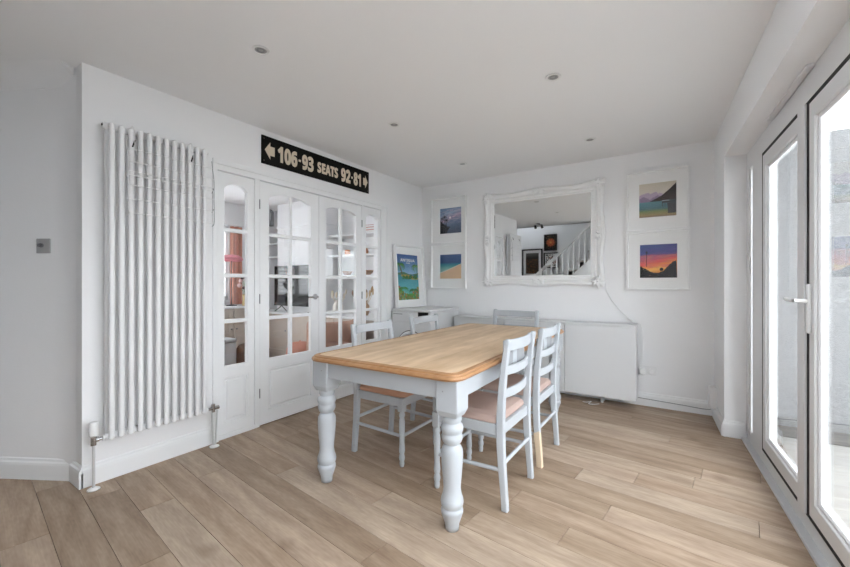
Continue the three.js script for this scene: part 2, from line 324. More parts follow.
for (let k = 0; k < 4; k++) {
  const a = 0.324 + 0.81 * k, b = a + 0.802, y0 = 0.11, y1 = 1.962, st = 0.085;
  const t = inR(`door_${3 + k}`, leafLabels[k], 'door');
  const o = poly([[a + 0.018, y0 + 0.006], [b - 0.006, y0 + 0.006], [b - 0.006, y1 - 0.006], [a + 0.018, y1 - 0.006]]); o.holes.push(path([[a + st, y0 + st], [b - st, y0 + st], [b - st, y1 - st], [a + st, y1 - st]]));
  obj('sash', [moved(extr(o, 0.042, 0.005), 0, 0, -0.167)], mat.upvc, t);
  const be = poly([[a + st - 0.004, y0 + st - 0.004], [b - st + 0.004, y0 + st - 0.004], [b - st + 0.004, y1 - st + 0.004], [a + st - 0.004, y1 - st + 0.004]]), q = 0.016; be.holes.push(path([[a + st + q, y0 + st + q], [b - st - q, y0 + st + q], [b - st - q, y1 - st - q], [a + st + q, y1 - st - q]]));
  obj('glazing_bead', [moved(extr(be, 0.016, 0.006), 0, 0, -0.151)], mat.upvc, t);
  const ga = poly([[a - 0.004, y0 - 0.011], [b + 0.004, y0 - 0.011], [b + 0.004, y1 + 0.011], [a - 0.004, y1 + 0.011]]); ga.holes.push(path([[a + 0.03, y0 + 0.02], [b - 0.02, y0 + 0.02], [b - 0.02, y1 - 0.02], [a + 0.03, y1 - 0.02]]));
  obj('gasket', [moved(extr(ga, 0.035), 0, 0, -0.1615)], mat.rubber, t);
  obj('pane', [bx(a + st + 0.005, b - st - 0.005, y0 + st + 0.005, y1 - st - 0.005, -0.152, -0.156)], mat.glass, t);
  if (k % 2 === 0) obj('cover_strip', [rb(b - 0.1, b - 0.006, y0 - 0.004, y1 + 0.004, -0.117, -0.128, 0.003)], mat.upvc, t);
  if (k === 1) {
    const s = a + 0.036, h = obj('handle_plate', [rb(s - 0.014, s + 0.014, 0.93, 1.15, -0.112, -0.126, 0.006)], mat.plastic, t);
    obj('lever', [rod([s, 1.075, -0.115], [s, 1.075, -0.07], 0.009, 10), tube([[s, 1.075, -0.072], [s - 0.02, 1.076, -0.068], [s - 0.115, 1.078, -0.07]], 0.0095, 14, 8)], mat.plastic, h);
  }
}

// ---------------------------------------------------------------- outside
{
  const w = setting('wall_outer', 'outer wall of the house past the patio doors', 'wall', r0, RT);
  obj('eaves', [bx(-1.0, 5.5, 2.47, 2.6, -0.2, -0.62)], mat.upvc, w);
  obj('lower_wall', [bx(3.86, 5.5, -0.2, H + 0.2, 0, -0.23)], M({ color: 0x8d8d8c, roughness: 0.95 }), w);
}
struct('wall_garden', [bx(0.5, 4.6, -0.3, 2.39, -4.42, -4.62)], M({ map: dataTex(512, 512, (u, v) => { const n = 128 + 110 * wrapN(u, v, 24, 3) + 26 * wrapN(u + 0.4, v, 3, 3); return [n, n + 1, n + 2]; }, true, 1 / 0.8, 1 / 0.8), roughness: 0.95, bumpMap: dataTex(512, 512, (u, v) => { const n = 128 + 150 * wrapN(u, v, 26, 3) + 40 * wrapN(u, v, 6, 2); return [n, n, n]; }, false, 1 / 0.9, 1 / 0.9), bumpScale: 0.014 }), 'grey pebbledash garden wall outside the patio doors', 'wall');
struct('paving', [bx(0.55, 14, -0.3, -0.12, -4.6, 8)], M({ color: 0x9c9c99, roughness: 0.9, bumpMap: plasterBump, bumpScale: 0.004 }), 'grey paving outside the patio doors', 'paving');
struct('plinth', [rb(0.7, 4.5, -0.12, 0.02, -4.3, -4.42, 0.01)], M({ color: 0x6a6a69, roughness: 0.95, bumpMap: plasterBump, bumpScale: 0.004 }), 'low grey footing along the pebbledash wall', 'plinth');

// ---------------------------------------------------------------- table
{
  const t = thing('dining_table', 'long farmhouse dining table with oak top and white turned legs', 'table', [-1.326, 0, -2.548], R(1.3));
  const W = 0.985, L = 2.14, Y = 0.742;
  obj('table_top', [rrLoft(W - 0.088, L - 0.088, 0.05, [[0, Y - 0.03], [0, Y - 0.002], [0.002, Y]], 6)], mat.tableTop, t).geometry = (() => { const g = merged([rrLoft(W - 0.088, L - 0.088, 0.05, [[0, Y - 0.03], [0, Y - 0.002], [0.002, Y]], 6)]); const p = g.attributes.position, uv = g.attributes.uv; for (let i = 0; i < p.count; i++) uv.setXY(i, p.getZ(i) + 1.1, p.getX(i) + 0.5); return g; })();
  const prof = [[0.05, Y - 0.036], [0.016, Y - 0.036], [0.005, Y - 0.032], [0, Y - 0.023], [0.003, Y - 0.015], [0.009, Y - 0.011], [0.013, Y - 0.011], [0.0145, Y - 0.0045], [0.02, Y - 0.0015], [0.029, Y - 0.001], [0.031, Y - 0.009], [0.035, Y - 0.009], [0.0365, Y - 0.001], [0.0425, Y - 0.0005], [0.044, Y - 0.008]];
  const rim = merged([rrLoft(W, L, 0.085, prof, 8, false, false)]);
  { const p = rim.attributes.position, n = rim.attributes.normal, uv = rim.attributes.uv; for (let i = 0; i < p.count; i++) { const end = Math.abs(p.getZ(i)) > L / 2 - 0.05; uv.setXY(i, end ? p.getX(i) : p.getZ(i), (end ? p.getZ(i) : p.getX(i)) + p.getY(i)); } }
  obj('edge_moulding', [rim], mat.tableRim, t, true);
  const lx = 0.414, lz = 0.978, ay0 = 0.615, ay1 = Y - 0.036;
  for (const s of [-1, 1]) obj('apron', [rb(s * (lx + 0.02), s * (lx + 0.046), ay0, ay1, -lz + 0.05, lz - 0.05, 0.003)], mat.chair, t);
  for (const s of [-1, 1]) obj('apron', [rb(-lx + 0.05, lx - 0.05, ay0, ay1, s * (lz + 0.02), s * (lz + 0.046), 0.003)], mat.chair, t);
  const turn = [[0, 0], [0.031, 0], [0.033, 0.02], [0.034, 0.03], [0.042, 0.052], [0.052, 0.083], [0.0525, 0.092], [0.0505, 0.099], [0.0465, 0.104], [0.0465, 0.108], [0.052, 0.118], [0.054, 0.132], [0.052, 0.147], [0.045, 0.166], [0.0405, 0.193], [0.042, 0.22], [0.046, 0.26], [0.05, 0.31], [0.0515, 0.35], [0.05, 0.375], [0.042, 0.392], [0.036, 0.398], [0.036, 0.404], [0.044, 0.412], [0.05, 0.428], [0.0505, 0.44], [0.046, 0.449], [0.0475, 0.456], [0.052, 0.466], [0.053, 0.48], [0.049, 0.492], [0.041, 0.499], [0.0405, 0.505], [0.045, 0.513], [0.046, 0.524], [0.042, 0.532], [0.042, 0.545]];
  for (const sx of [-1, 1]) for (const sz of [-1, 1]) {
    const g = moved(lathe(turn, 36), sx * lx, 0, sz * lz), bw = 0.058;
    const blk = loft([[0.012, 0.535], [0.0, 0.562], [0, ay1]].map(([ins, y]) => rrect(2 * (bw - ins), 2 * (bw - ins), 0.008, y, 2)));
    const leg = obj('leg', [g, moved(blk, sx * lx, 0, sz * lz)], mat.chair, t);
    if (sz > 0) obj('bolt', [rod([sx * lx - 0.018 * sx, 0.655, sz * (lz + bw - 0.001)], [sx * lx - 0.018 * sx, 0.655, sz * (lz + bw + 0.0015)], 0.0035, 8)], mat.steel, leg);
  }
}

// ---------------------------------------------------------------- chairs
function makeChair(label, [x, z], turn, seatMat, opt = {}) {
  const t = thing('dining_chair', label, 'chair', [x, 0, z], turn, 'white ladder-back chairs round the table');
  const c = mat.chair;
  for (const s of [-1, 1]) {
    const sh = new THREE.Shape();                                  // side view: shape x is -z, so the extrusion runs along x
    sh.moveTo(0.2, 0); sh.bezierCurveTo(0.196, 0.12, 0.172, 0.24, 0.172, 0.4); sh.bezierCurveTo(0.172, 0.55, 0.19, 0.7, 0.218, 0.862); sh.lineTo(0.222, 0.87); sh.lineTo(0.238, 0.87); sh.lineTo(0.244, 0.862);
    sh.bezierCurveTo(0.224, 0.72, 0.212, 0.58, 0.212, 0.43); sh.bezierCurveTo(0.212, 0.25, 0.226, 0.12, 0.232, 0); sh.closePath();
    const g = extr(sh, 0.034, 0.004, 10); g.rotateY(Math.PI / 2); g.translate(s * 0.2 - 0.017, 0, 0);
    const post = obj('back_post', [g], c, t);
    if (opt.pineFoot && s === opt.pineFoot) {
      const f = new THREE.Shape(); f.moveTo(0.1985, 0); f.bezierCurveTo(0.1965, 0.07, 0.187, 0.15, 0.18, 0.21); f.lineTo(0.2175, 0.23); f.bezierCurveTo(0.223, 0.14, 0.23, 0.07, 0.2335, 0); f.closePath();
      const fg = extr(f, 0.037, 0.003, 8); fg.rotateY(Math.PI / 2); fg.translate(s * 0.2 - 0.0185, 0, 0); const fo = obj('bare_wood_foot', [fg], mat.pine, post); fo.userData.label = 'unpainted pine lower end of the back post';
    }
  }
  for (const [y0, y1, zz] of [[0.805, 0.862, -0.222], [0.677, 0.724, -0.206], [0.557, 0.604, -0.196]]) {   // curved back slats
    const sh = new THREE.Shape(), n = 10, w = 0.194, bow = 0.03, th = 0.016, f = (q) => -bow * (1 - (q / w) ** 2);
    for (let i = 0; i <= n; i++) { const q = -w + (2 * w * i) / n; i ? sh.lineTo(q, f(q)) : sh.moveTo(q, f(q)); }
    for (let i = n; i >= 0; i--) { const q = -w + (2 * w * i) / n; sh.lineTo(q, f(q) + th); }
    sh.closePath();
    const g = extr(sh, y1 - y0, 0.003, 4); g.rotateX(Math.PI / 2); g.translate(0, y1, 0); g.rotateX(0); const p = g.attributes.position; g.translate(0, 0, zz + 0.004);
    obj('back_slat', [g], c, t);
  }
  for (const s of [-1, 1]) {
    obj('seat_rail', [rb(s * 0.188, s * 0.21, 0.375, 0.43, -0.18, 0.185, 0.003)], c, t);
    obj('side_stretcher', [rod([s * 0.199, 0.2, -0.2], [s * 0.199, 0.19, 0.185], 0.0105)], c, t);
    const lg = lathe([[0, 0], [0.0125, 0], [0.0145, 0.01], [0.0165, 0.022], [0.0135, 0.034], [0.0165, 0.042], [0.0195, 0.056], [0.0165, 0.072], [0.013, 0.08], [0.0165, 0.088], [0.019, 0.104], [0.0175, 0.125], [0.0155, 0.15], [0.018, 0.22], [0.0195, 0.27], [0.0175, 0.296], [0.0135, 0.306], [0.0195, 0.318], [0.0195, 0.33], [0.0145, 0.34], [0.0155, 0.352]], 18);
    const leg = obj('front_leg', [moved(lg, s * 0.199, 0, 0.19), rb(s * 0.199 - 0.021, s * 0.199 + 0.021, 0.346, 0.43, 0.169, 0.211, 0.004)], opt.bareLegs ? mat.chair : c, t);
  }
  obj('seat_rail', [rb(-0.188, 0.188, 0.375, 0.43, 0.178, 0.2, 0.003)], c, t);
  obj('seat_rail', [rb(-0.188, 0.188, 0.375, 0.43, -0.2, -0.178, 0.003)], c, t);
  obj('front_stretcher', [rod([-0.199, 0.19, 0.19], [0.199, 0.19, 0.19], 0.0105)], c, t);
  obj('back_stretcher', [rod([-0.199, 0.235, -0.203], [0.199, 0.235, -0.203], 0.0105)], c, t);
  const pad = rrLoft(0.416, 0.39, 0.04, [[0.01, 0.425], [0.0, 0.437], [0.002, 0.452], [0.015, 0.466], [0.05, 0.476], [0.11, 0.481]], 5);
  obj('seat_pad', [moved(pad, 0, 0, 0.012)], seatMat, t);
  if (opt.pad) {
    const b = obj('back_cushion', [rb(-0.168, 0.1, 0.7, 0.79, -0.192, -0.158, 0.016, 4)], mat.pad, t);
    obj('strap', [rb(-0.03, 0.03, 0.698, 0.792, -0.195, -0.154, 0.006)], mat.chair, b);
  }
  return t;
}
makeChair('white chair with pale pink seat, right of the table, nearest the camera', [-0.95, -2.05], -Math.PI / 2, mat.pinkSeat, { pad: true });
makeChair('white chair with a bare pine back foot, right of the table', [-0.945, -2.615], -Math.PI / 2, mat.pinkSeat, { pad: true, pineFoot: 1 });
makeChair('white chair with tan seat, left of the table, in front of the glazed doors', [-1.645, -2.14], Math.PI / 2, mat.tanSeat);
makeChair('white chair left of the table, in front of the washing machine', [-1.66, -2.85], Math.PI / 2, mat.tanSeat);
makeChair('white chair at the far head of the table, its back to the sideboard', [-1.37, -3.5], 0, mat.pinkSeat).scale.set(1.08, 1.02, 1.0);

// ---------------------------------------------------------------- radiator on the left wall
{
  const t = thing('column_radiator', 'tall white column radiator on the left wall', 'radiator', [xL, 0, -1.105]);
  const n = 12, pitch = 0.0468, y0 = 0.275, y1 = 2.055, xf = 0.11, xb = 0.045;
  for (let k = 0; k < n; k++) {
    const z = (n / 2 - 0.5 - k) * pitch;                            // from the camera's end to the door's end
    const g = [];
    for (const x of [xf, xb]) g.push(rod([x, y0, z], [x, y1, z], 0.0145, 16));
    for (const y of [y0, y1]) { const e = new THREE.CapsuleGeometry(0.0165, 0.06, 5, 12); e.rotateZ(Math.PI / 2); e.translate((xf + xb) / 2, y, z); g.push(e); const r = new THREE.CylinderGeometry(0.019, 0.019, pitch * 0.98, 14); r.rotateX(Math.PI / 2); r.translate((xf + xb) / 2, y, z); g.push(r); }
    obj('column', g, mat.radiator, t);
  }
  const e = n / 2 * pitch;
  for (const [y, s] of [[y1, 1], [y1, -1], [y0, 1], [y0, -1]]) { const p = obj('end_plug', [rod([0.08, y, s * e], [0.08, y, s * (e + 0.011)], 0.015, 14)], mat.radiator, t); if (y === y1 && s > 0) obj('vent_cap', [rod([0.08, y, e + 0.01], [0.08, y, e + 0.015], 0.007, 10)], mat.dark, p); }
  for (const z of [-0.18, 0.18]) for (const y of [0.5, 1.8]) obj('wall_bracket', [rb(0, 0.05, y - 0.015, y + 0.015, z - 0.012, z + 0.012, 0.002)], mat.radiator, t);
  // thermostatic valve at the camera's end
  const v = obj('valve', [rod([0.08, y0, e + 0.015], [0.08, y0, e + 0.058], 0.011, 12), rod([0.08, y0 - 0.028, e + 0.05], [0.08, y0 + 0.025, e + 0.05], 0.014, 12), rod([0.08, y0, e + 0.028], [0.08, y0, e + 0.042], 0.016, 6)], mat.chrome, t);
  obj('thermostat_head', [moved(lathe([[0, 0], [0.018, 0], [0.022, 0.01], [0.023, 0.045], [0.021, 0.075], [0.018, 0.08], [0, 0.081]], 18), 0.08, y0 + 0.022, e + 0.05)], mat.plastic, v);
  obj('pipe', [rod([0.08, 0, e + 0.05], [0.08, y0 - 0.02, e + 0.05], 0.0075, 10)], mat.pipe, t);
  obj('pipe_collar', [moved(lathe([[0.009, 0.014], [0.014, 0.012], [0.028, 0.005], [0.031, 0], [0.008, 0]], 20), 0.08, 0, e + 0.05)], mat.plastic, t);
  // lockshield valve at the door's end
  const w = obj('valve', [rod([0.08, y0, -e - 0.012], [0.08, y0, -e - 0.058], 0.011, 12), rod([0.08, y0 - 0.026, -e - 0.05], [0.08, y0 + 0.03, -e - 0.05], 0.012, 12), rod([0.08, y0, -e - 0.058], [0.08, y0, -e - 0.088], 0.014, 12)], mat.chrome, t);
  for (const [a, b] of [[-0.04, -0.058], [-0.078, -0.07]]) obj('pipe', [rod([0.08, y0 - 0.02, -e + a], [0.07, 0, -e + b], 0.006, 10)], mat.pipe, t);
  obj('pipe_collar', [moved(lathe([[0.009, 0.014], [0.014, 0.012], [0.03, 0.005], [0.033, 0], [0.008, 0]], 20), 0.07, 0, -e - 0.063)], mat.plastic, t);
}
{
  const t = thing('clothes_airer', 'white wire clothes airer hooked over the column radiator', 'airer', [xL + 0.135, 0, -1.13]), r = 0.003;
  const z0 = 0.22, z1 = -0.27;
  for (const [y, x] of [[1.94, 0.003], [1.862, 0.02], [1.805, 0.022], [1.782, 0.024], [1.725, 0.024], [1.644, 0.022], [1.562, 0.02]]) obj('wire', [rod([x, y, z0], [x, y, z1], r, 6)], mat.wire, t);
  for (const [z, m] of [[z0, mat.wire], [z1, mat.steel]]) obj('side_frame', [tube([[-0.005, 1.99, z], [0.004, 1.94, z], [0.022, 1.86, z], [0.025, 1.72, z], [0.02, 1.55, z], [-0.004, 1.545, z]], r * 0.7, 30, 6), rod([0.022, 1.8, z], [-0.004, 1.77, z], r * 0.7, 6), rod([0.024, 1.66, z], [-0.004, 1.64, z], r * 0.7, 6)], m, t);
  for (const z of [0.182, -0.145]) { const h = obj('hook', [tube([[0.003, 1.94, z], [0.005, 1.99, z], [0.0, 2.05, z], [-0.02, 2.078, z], [-0.055, 2.08, z], [-0.08, 2.06, z]], 0.0018, 24, 6)], mat.wire, t); obj('clip', [rod([-0.004, 1.955, z + 0.008], [-0.012, 2.0, z - 0.008], 0.0042, 6)], mat.dark, h); }
}

// ---------------------------------------------------------------- sign
{
  const za = -1.858, zb = -3.136, w = za - zb, y0 = 2.123, h = 0.228;
  const t = thing('seat_sign', 'long black sign with cream seat numbers and arrows', 'sign', [xL, y0, za], Math.PI / 2);
  obj('board', [rb(0, w, 0, h, 0.001, 0.014, 0.002)], P({ color: 0x0f0c0a, roughness: 0.55, specularIntensity: 0.35 }), t);
  const tex = canvasTex(2048, 364, (c, W, Hh) => {
    c.fillStyle = '#0f0c0a'; c.fillRect(0, 0, W, Hh);
    c.fillStyle = '#d9cdb8';
    const arrow = (x0, x1, dir) => { const m = Hh * 0.5, k = x1 - x0, f = (q) => (dir < 0 ? x0 + q * k : x1 - q * k); c.beginPath(); c.moveTo(f(0), m); c.lineTo(f(0.55), m - Hh * 0.32); c.lineTo(f(0.55), m - Hh * 0.17); c.lineTo(f(1), m - Hh * 0.17); c.lineTo(f(1), m + Hh * 0.17); c.lineTo(f(0.55), m + Hh * 0.17); c.lineTo(f(0.55), m + Hh * 0.32); c.closePath(); c.fill(); };
    arrow(0.017 * W, 0.09 * W, -1); arrow(0.93 * W, 0.985 * W, 1);
    const word = (s, x0, x1, cap, base) => { c.save(); c.font = 'bold 200px sans-serif'; const m = c.measureText(s).width, capH = 200 * 0.729; c.translate(x0 * W, base); c.scale(((x1 - x0) * W) / m, cap / capH); c.fillText(s, 0, 0); c.lineWidth = 15; c.lineJoin = 'round'; c.strokeStyle = '#d9cdb8'; c.strokeText(s, 0, 0); c.restore(); };
    word('106', 0.112, 0.268, Hh * 0.56, Hh * 0.78); word('93', 0.308, 0.41, Hh * 0.56, Hh * 0.78); word('SEATS', 0.444, 0.648, Hh * 0.41, Hh * 0.72); word('92', 0.68, 0.782, Hh * 0.56, Hh * 0.78); word('81', 0.818, 0.914, Hh * 0.56, Hh * 0.78); c.fillRect(0.278 * W, Hh * 0.46, 0.02 * W, Hh * 0.09); c.fillRect(0.791 * W, Hh * 0.46, 0.018 * W, Hh * 0.09);
    c.fillStyle = '#6a625a'; for (const [x, y] of [[0.012, 0.1], [0.012, 0.9], [0.988, 0.1], [0.988, 0.9]]) { c.beginPath(); c.arc(x * W, y * Hh, 9, 0, 7); c.fill(); }
    for (let i = 0; i < 40; i++) { c.fillStyle = `rgba(150,140,125,${0.1 + 0.3 * rnd()})`; c.fillRect(rnd() * W, Hh * (0.04 + 0.92 * rnd()), 2 + 6 * rnd(), 2 + 3 * rnd()); }
  });
  const g = new THREE.PlaneGeometry(w - 0.006, h - 0.006); g.translate(w / 2, h / 2, 0.0146);
  obj('lettering', [g], P({ map: tex, roughness: 0.55, specularIntensity: 0.35 }), t, true);
}

// ---------------------------------------------------------------- pictures
const paint = {
  lake: (c, w, h) => {
    let g = c.createLinearGradient(0, 0, 0, h * 0.55); g.addColorStop(0, '#cfc6b4'); g.addColorStop(1, '#d9d3cc'); c.fillStyle = g; c.fillRect(0, 0, w, h);
    const ridge = (y, a, col, k, f) => { c.fillStyle = col; c.beginPath(); c.moveTo(0, h); for (let x = 0; x <= w; x += 3) c.lineTo(x, h * (y + f(x / w) + a * fbm(x / w * 5, k, 0, 4))); c.lineTo(w, h); c.fill(); };
    ridge(0.33, 0.3, '#b7a3b8', 1, (x) => -0.06 * Math.sin(x * 5)); ridge(0.42, 0.25, '#8f7d97', 2, (x) => 0.02 * x);
    for (let i = 0; i < 160; i++) { c.fillStyle = `rgba(235,225,240,${0.5 * rnd()})`; c.fillRect(w * rnd() * 0.7, h * (0.24 + 0.24 * rnd()), 3 + 8 * rnd(), 1 + 3 * rnd()); }
    c.fillStyle = '#2e2523'; c.beginPath(); c.moveTo(w * 0.28, h * 0.55); c.lineTo(w * 0.6, h * 0.4); c.lineTo(w * 0.8, h * 0.24); c.lineTo(w, h * 0.05); c.lineTo(w, h * 0.62); c.lineTo(0, h * 0.56); c.fill();
    for (let i = 0; i < 240; i++) { const x = 0.45 + 0.55 * rnd(); c.fillStyle = `rgba(110,80,60,${0.35 * rnd()})`; c.fillRect(w * x, h * (0.5 - 0.4 * (x - 0.4) * rnd()), 3 + 7 * rnd(), 2 + 5 * rnd()); }
    g = c.createLinearGradient(0, h * 0.55, 0, h); g.addColorStop(0, '#5c8f95'); g.addColorStop(0.45, '#37626a'); g.addColorStop(0.62, '#75834a'); g.addColorStop(0.85, '#a08a58'); g.addColorStop(1, '#8b7860'); c.fillStyle = g; c.fillRect(0, h * 0.55, w, h * 0.45);
    for (let i = 0; i < 260; i++) { c.fillStyle = ['rgba(120,190,190,.25)', 'rgba(30,40,45,.3)', 'rgba(150,160,80,.25)'][i % 3]; c.fillRect(w * rnd(), h * (0.56 + 0.42 * rnd()), 10 + 40 * rnd(), 2); }
    c.fillStyle = '#1d1a1a'; c.fillRect(w * 0.62, h * 0.56, w * 0.38, h * 0.05); for (let i = 0; i < 6; i++) c.fillRect(w * (0.63 + 0.065 * i), h * 0.58, w * 0.016, h * 0.14); c.fillRect(w * 0.78, h * 0.62, w * 0.22, h * 0.3);
    c.fillStyle = '#cfe0e4'; c.fillRect(w * 0.62, h * 0.535, w * 0.2, h * 0.016);
  },
  sunset: (c, w, h) => {
    const g = c.createLinearGradient(w * 0.1, 0, w * 0.3, h * 0.9); [[0, '#2d4a86'], [0.28, '#56508a'], [0.45, '#8d5a86'], [0.6, '#d8605c'], [0.74, '#f0954a'], [0.86, '#f6c063'], [1, '#d87a3a']].forEach(([a, q]) => g.addColorStop(a, q)); c.fillStyle = g; c.fillRect(0, 0, w, h);
    for (let i = 0; i < 420; i++) { const y = rnd() * 0.7, x = rnd(); c.fillStyle = y < 0.3 ? `rgba(${50 + 40 * rnd()},${60 + 40 * rnd()},${120 + 40 * rnd()},.22)` : `rgba(${190 + 60 * rnd()},${70 + 80 * rnd()},${90 + 30 * rnd()},.2)`; c.beginPath(); c.ellipse(w * x, h * y, w * (0.04 + 0.12 * rnd()), h * (0.008 + 0.02 * rnd()), -0.12, 0, 7); c.fill(); }
    c.fillStyle = '#0c0a10'; c.beginPath(); c.moveTo(0, h); c.lineTo(0, h * 0.62); for (let x = 0; x <= 1; x += 0.02) c.lineTo(w * x, h * (0.63 + 0.2 * Math.sin(Math.PI * Math.min(1, x * 1.1)) ** 1.3 - (x > 0.62 ? (x - 0.62) * 0.45 : 0) + 0.035 * rnd())); c.lineTo(w, h); c.fill();
    c.fillRect(w * 0.175, h * 0.24, w * 0.016, h * 0.42); c.fillRect(w * 0.16, h * 0.2, w * 0.05, h * 0.06);
    c.beginPath(); c.arc(w * 0.59, h * 0.75, w * 0.05, 0, 7); c.fill();
    c.fillStyle = '#e0b890'; for (const [x, y] of [[0.27, 0.92], [0.09, 0.73], [0.78, 0.93]]) c.fillRect(w * x, h * y, w * 0.012, h * 0.02);
  },
  palms: (c, w, h) => {
    const g = c.createLinearGradient(0, 0, w * 0.3, h); [[0, '#6f93b4'], [0.3, '#93a9c4'], [0.5, '#b9a0b6'], [0.62, '#7f8ca6'], [0.8, '#566880'], [1, '#46546a']].forEach(([a, q]) => g.addColorStop(a, q)); c.fillStyle = g; c.fillRect(0, 0, w, h);
    for (let i = 0; i < 200; i++) { c.fillStyle = ['rgba(220,190,205,.16)', 'rgba(70,90,130,.18)'][i % 2]; c.beginPath(); c.ellipse(w * rnd(), h * rnd() * 0.6, w * (0.05 + 0.12 * rnd()), h * 0.02, -0.1, 0, 7); c.fill(); }
    c.fillStyle = '#e6d8da'; c.beginPath(); c.arc(w * 0.48, h * 0.38, w * 0.05, 0, 7); c.fill();
    c.fillStyle = '#20242c'; c.beginPath(); c.moveTo(0, h); c.lineTo(0, h * 0.45); for (let x = 0; x <= 0.5; x += 0.02) c.lineTo(w * x, h * (0.45 + 0.6 * x + 0.07 * rnd())); c.lineTo(w * 0.3, h); c.fill();
    c.strokeStyle = '#1a1d24'; c.lineWidth = w * 0.016; for (const [x, y] of [[0.1, 0.42], [0.22, 0.36], [0.3, 0.5]]) { c.beginPath(); c.moveTo(w * x, h * 0.9); c.lineTo(w * (x + 0.01), h * y); c.stroke(); for (let k = 0; k < 9; k++) { const a = (k / 9) * 6.28; c.beginPath(); c.moveTo(w * x, h * y); c.quadraticCurveTo(w * (x + 0.07 * Math.cos(a)), h * (y + 0.05 * Math.sin(a) - 0.05), w * (x + 0.11 * Math.cos(a)), h * (y + 0.1 * Math.sin(a) + 0.02)); c.stroke(); } }
  },
  beach: (c, w, h) => {
    c.fillStyle = '#3a5580'; c.fillRect(0, 0, w, h);
    let g = c.createLinearGradient(0, 0, 0, h * 0.36); g.addColorStop(0, '#44608f'); g.addColorStop(1, '#36507c'); c.fillStyle = g; c.fillRect(0, 0, w, h * 0.36);
    g = c.createLinearGradient(0, h * 0.34, 0, h * 0.62); g.addColorStop(0, '#2f5a86'); g.addColorStop(0.3, '#3f8b99'); g.addColorStop(1, '#8fb9b4'); c.fillStyle = g; c.fillRect(0, h * 0.35, w, h * 0.4);
    c.fillStyle = '#d8b795'; c.beginPath(); c.moveTo(0, h); c.lineTo(0, h * 0.76); c.bezierCurveTo(w * 0.35, h * 0.66, w * 0.6, h * 0.55, w, h * 0.4); c.lineTo(w, h); c.fill();
    c.strokeStyle = '#e4e8e2'; c.lineWidth = h * 0.014; c.beginPath(); c.moveTo(0, h * 0.755); c.bezierCurveTo(w * 0.35, h * 0.655, w * 0.6, h * 0.545, w, h * 0.395); c.stroke();
    for (let i = 0; i < 300; i++) { c.fillStyle = ['rgba(255,235,210,.2)', 'rgba(150,110,85,.15)'][i % 2]; c.fillRect(w * rnd(), h * (0.78 + 0.22 * rnd()), 4 + 9 * rnd(), 2); }
  },
  poster: (c, w, h) => {
    let g = c.createLinearGradient(0, 0, 0, h * 0.42); g.addColorStop(0, '#27508e'); g.addColorStop(1, '#8fb6cf'); c.fillStyle = g; c.fillRect(0, 0, w, h);
    c.fillStyle = '#4f7a5c'; c.beginPath(); c.moveTo(0, h * 0.45); for (let x = 0; x <= 1.01; x += 0.05) c.lineTo(w * x, h * (0.42 - 0.025 * Math.sin(x * 7) - 0.015 * rnd())); c.lineTo(w, h * 0.48); c.lineTo(0, h * 0.48); c.fill();
    g = c.createLinearGradient(0, h * 0.44, 0, h); g.addColorStop(0, '#3f8fa0'); g.addColorStop(1, '#66bfc4'); c.fillStyle = g; c.fillRect(0, h * 0.45, w, h * 0.55);
    c.fillStyle = '#b79a4a'; c.beginPath(); c.ellipse(w * 0.58, h * 0.5, w * 0.42, h * 0.045, 0.1, 0, 7); c.fill(); c.fillStyle = '#3f7a44'; for (let i = 0; i < 60; i++) { c.beginPath(); c.arc(w * (0.25 + 0.7 * rnd()), h * (0.47 + 0.06 * rnd()), w * 0.03, 0, 7); c.fill(); }
    const palm = (x, y, s, col) => { c.strokeStyle = col; c.lineWidth = w * 0.014 * s; for (let k = 0; k < 16; k++) { const a = (k / 16) * 6.28; c.beginPath(); c.moveTo(w * x, h * y); c.quadraticCurveTo(w * (x + 0.12 * s * Math.cos(a)), h * (y - 0.03 * s), w * (x + 0.22 * s * Math.cos(a)), h * (y + 0.09 * s * Math.sin(a) + 0.05 * s)); c.stroke(); } };
    c.lineCap = 'round'; palm(0.12, 0.22, 1.1, '#2f6a3a'); palm(0.14, 0.24, 0.9, '#4d8a3c'); palm(0.92, 0.24, 1.1, '#2f6a3a'); palm(0.9, 0.26, 0.8, '#5a9440');
    c.strokeStyle = '#6b4a2e'; c.lineWidth = w * 0.03; c.beginPath(); c.moveTo(w * 0.12, h * 0.24); c.lineTo(w * 0.22, h * 0.44); c.stroke();
    for (let i = 0; i < 500; i++) { const x = rnd(), y = 0.68 + 0.32 * rnd(); if (y < 0.68 + 0.2 * Math.sin(x * 3.14)) continue; c.fillStyle = ['#2f7a3a', '#5aa044', '#b8753f', '#c9603f', '#87a83f', '#8a5a35'][Math.floor(rnd() * 6)]; c.beginPath(); c.ellipse(w * x, h * y, w * 0.04, h * 0.012, rnd() * 3, 0, 7); c.fill(); }
    palm(0.25, 0.75, 1.1, '#3c8a3c'); palm(0.75, 0.8, 1.2, '#2d7436'); palm(0.6, 0.9, 1, '#4f9a3f');
    c.fillStyle = '#f3efe2'; c.font = `bold ${Math.round(h * 0.085)}px sans-serif`; const m = c.measureText('ANTIGUA').width; c.save(); c.translate(w * 0.17, h * 0.155); c.scale((w * 0.68) / m, 1); c.fillText('ANTIGUA', 0, 0); c.restore();
    c.fillRect(w * 0.42, h * 0.18, w * 0.2, h * 0.012);
  },
  wheel: (c, w, h) => {
    c.fillStyle = '#14110f'; c.fillRect(0, 0, w, h); c.translate(w / 2, h / 2);
    for (let i = 0; i < 150; i++) { c.fillStyle = ['#8a6f3e', '#5d5238', '#a9925a', '#3d4a36'][i % 4]; c.beginPath(); c.ellipse((rnd() - 0.5) * w * 0.92, (rnd() - 0.5) * h * 0.92, 7, 3, rnd() * 3, 0, 7); c.fill(); }
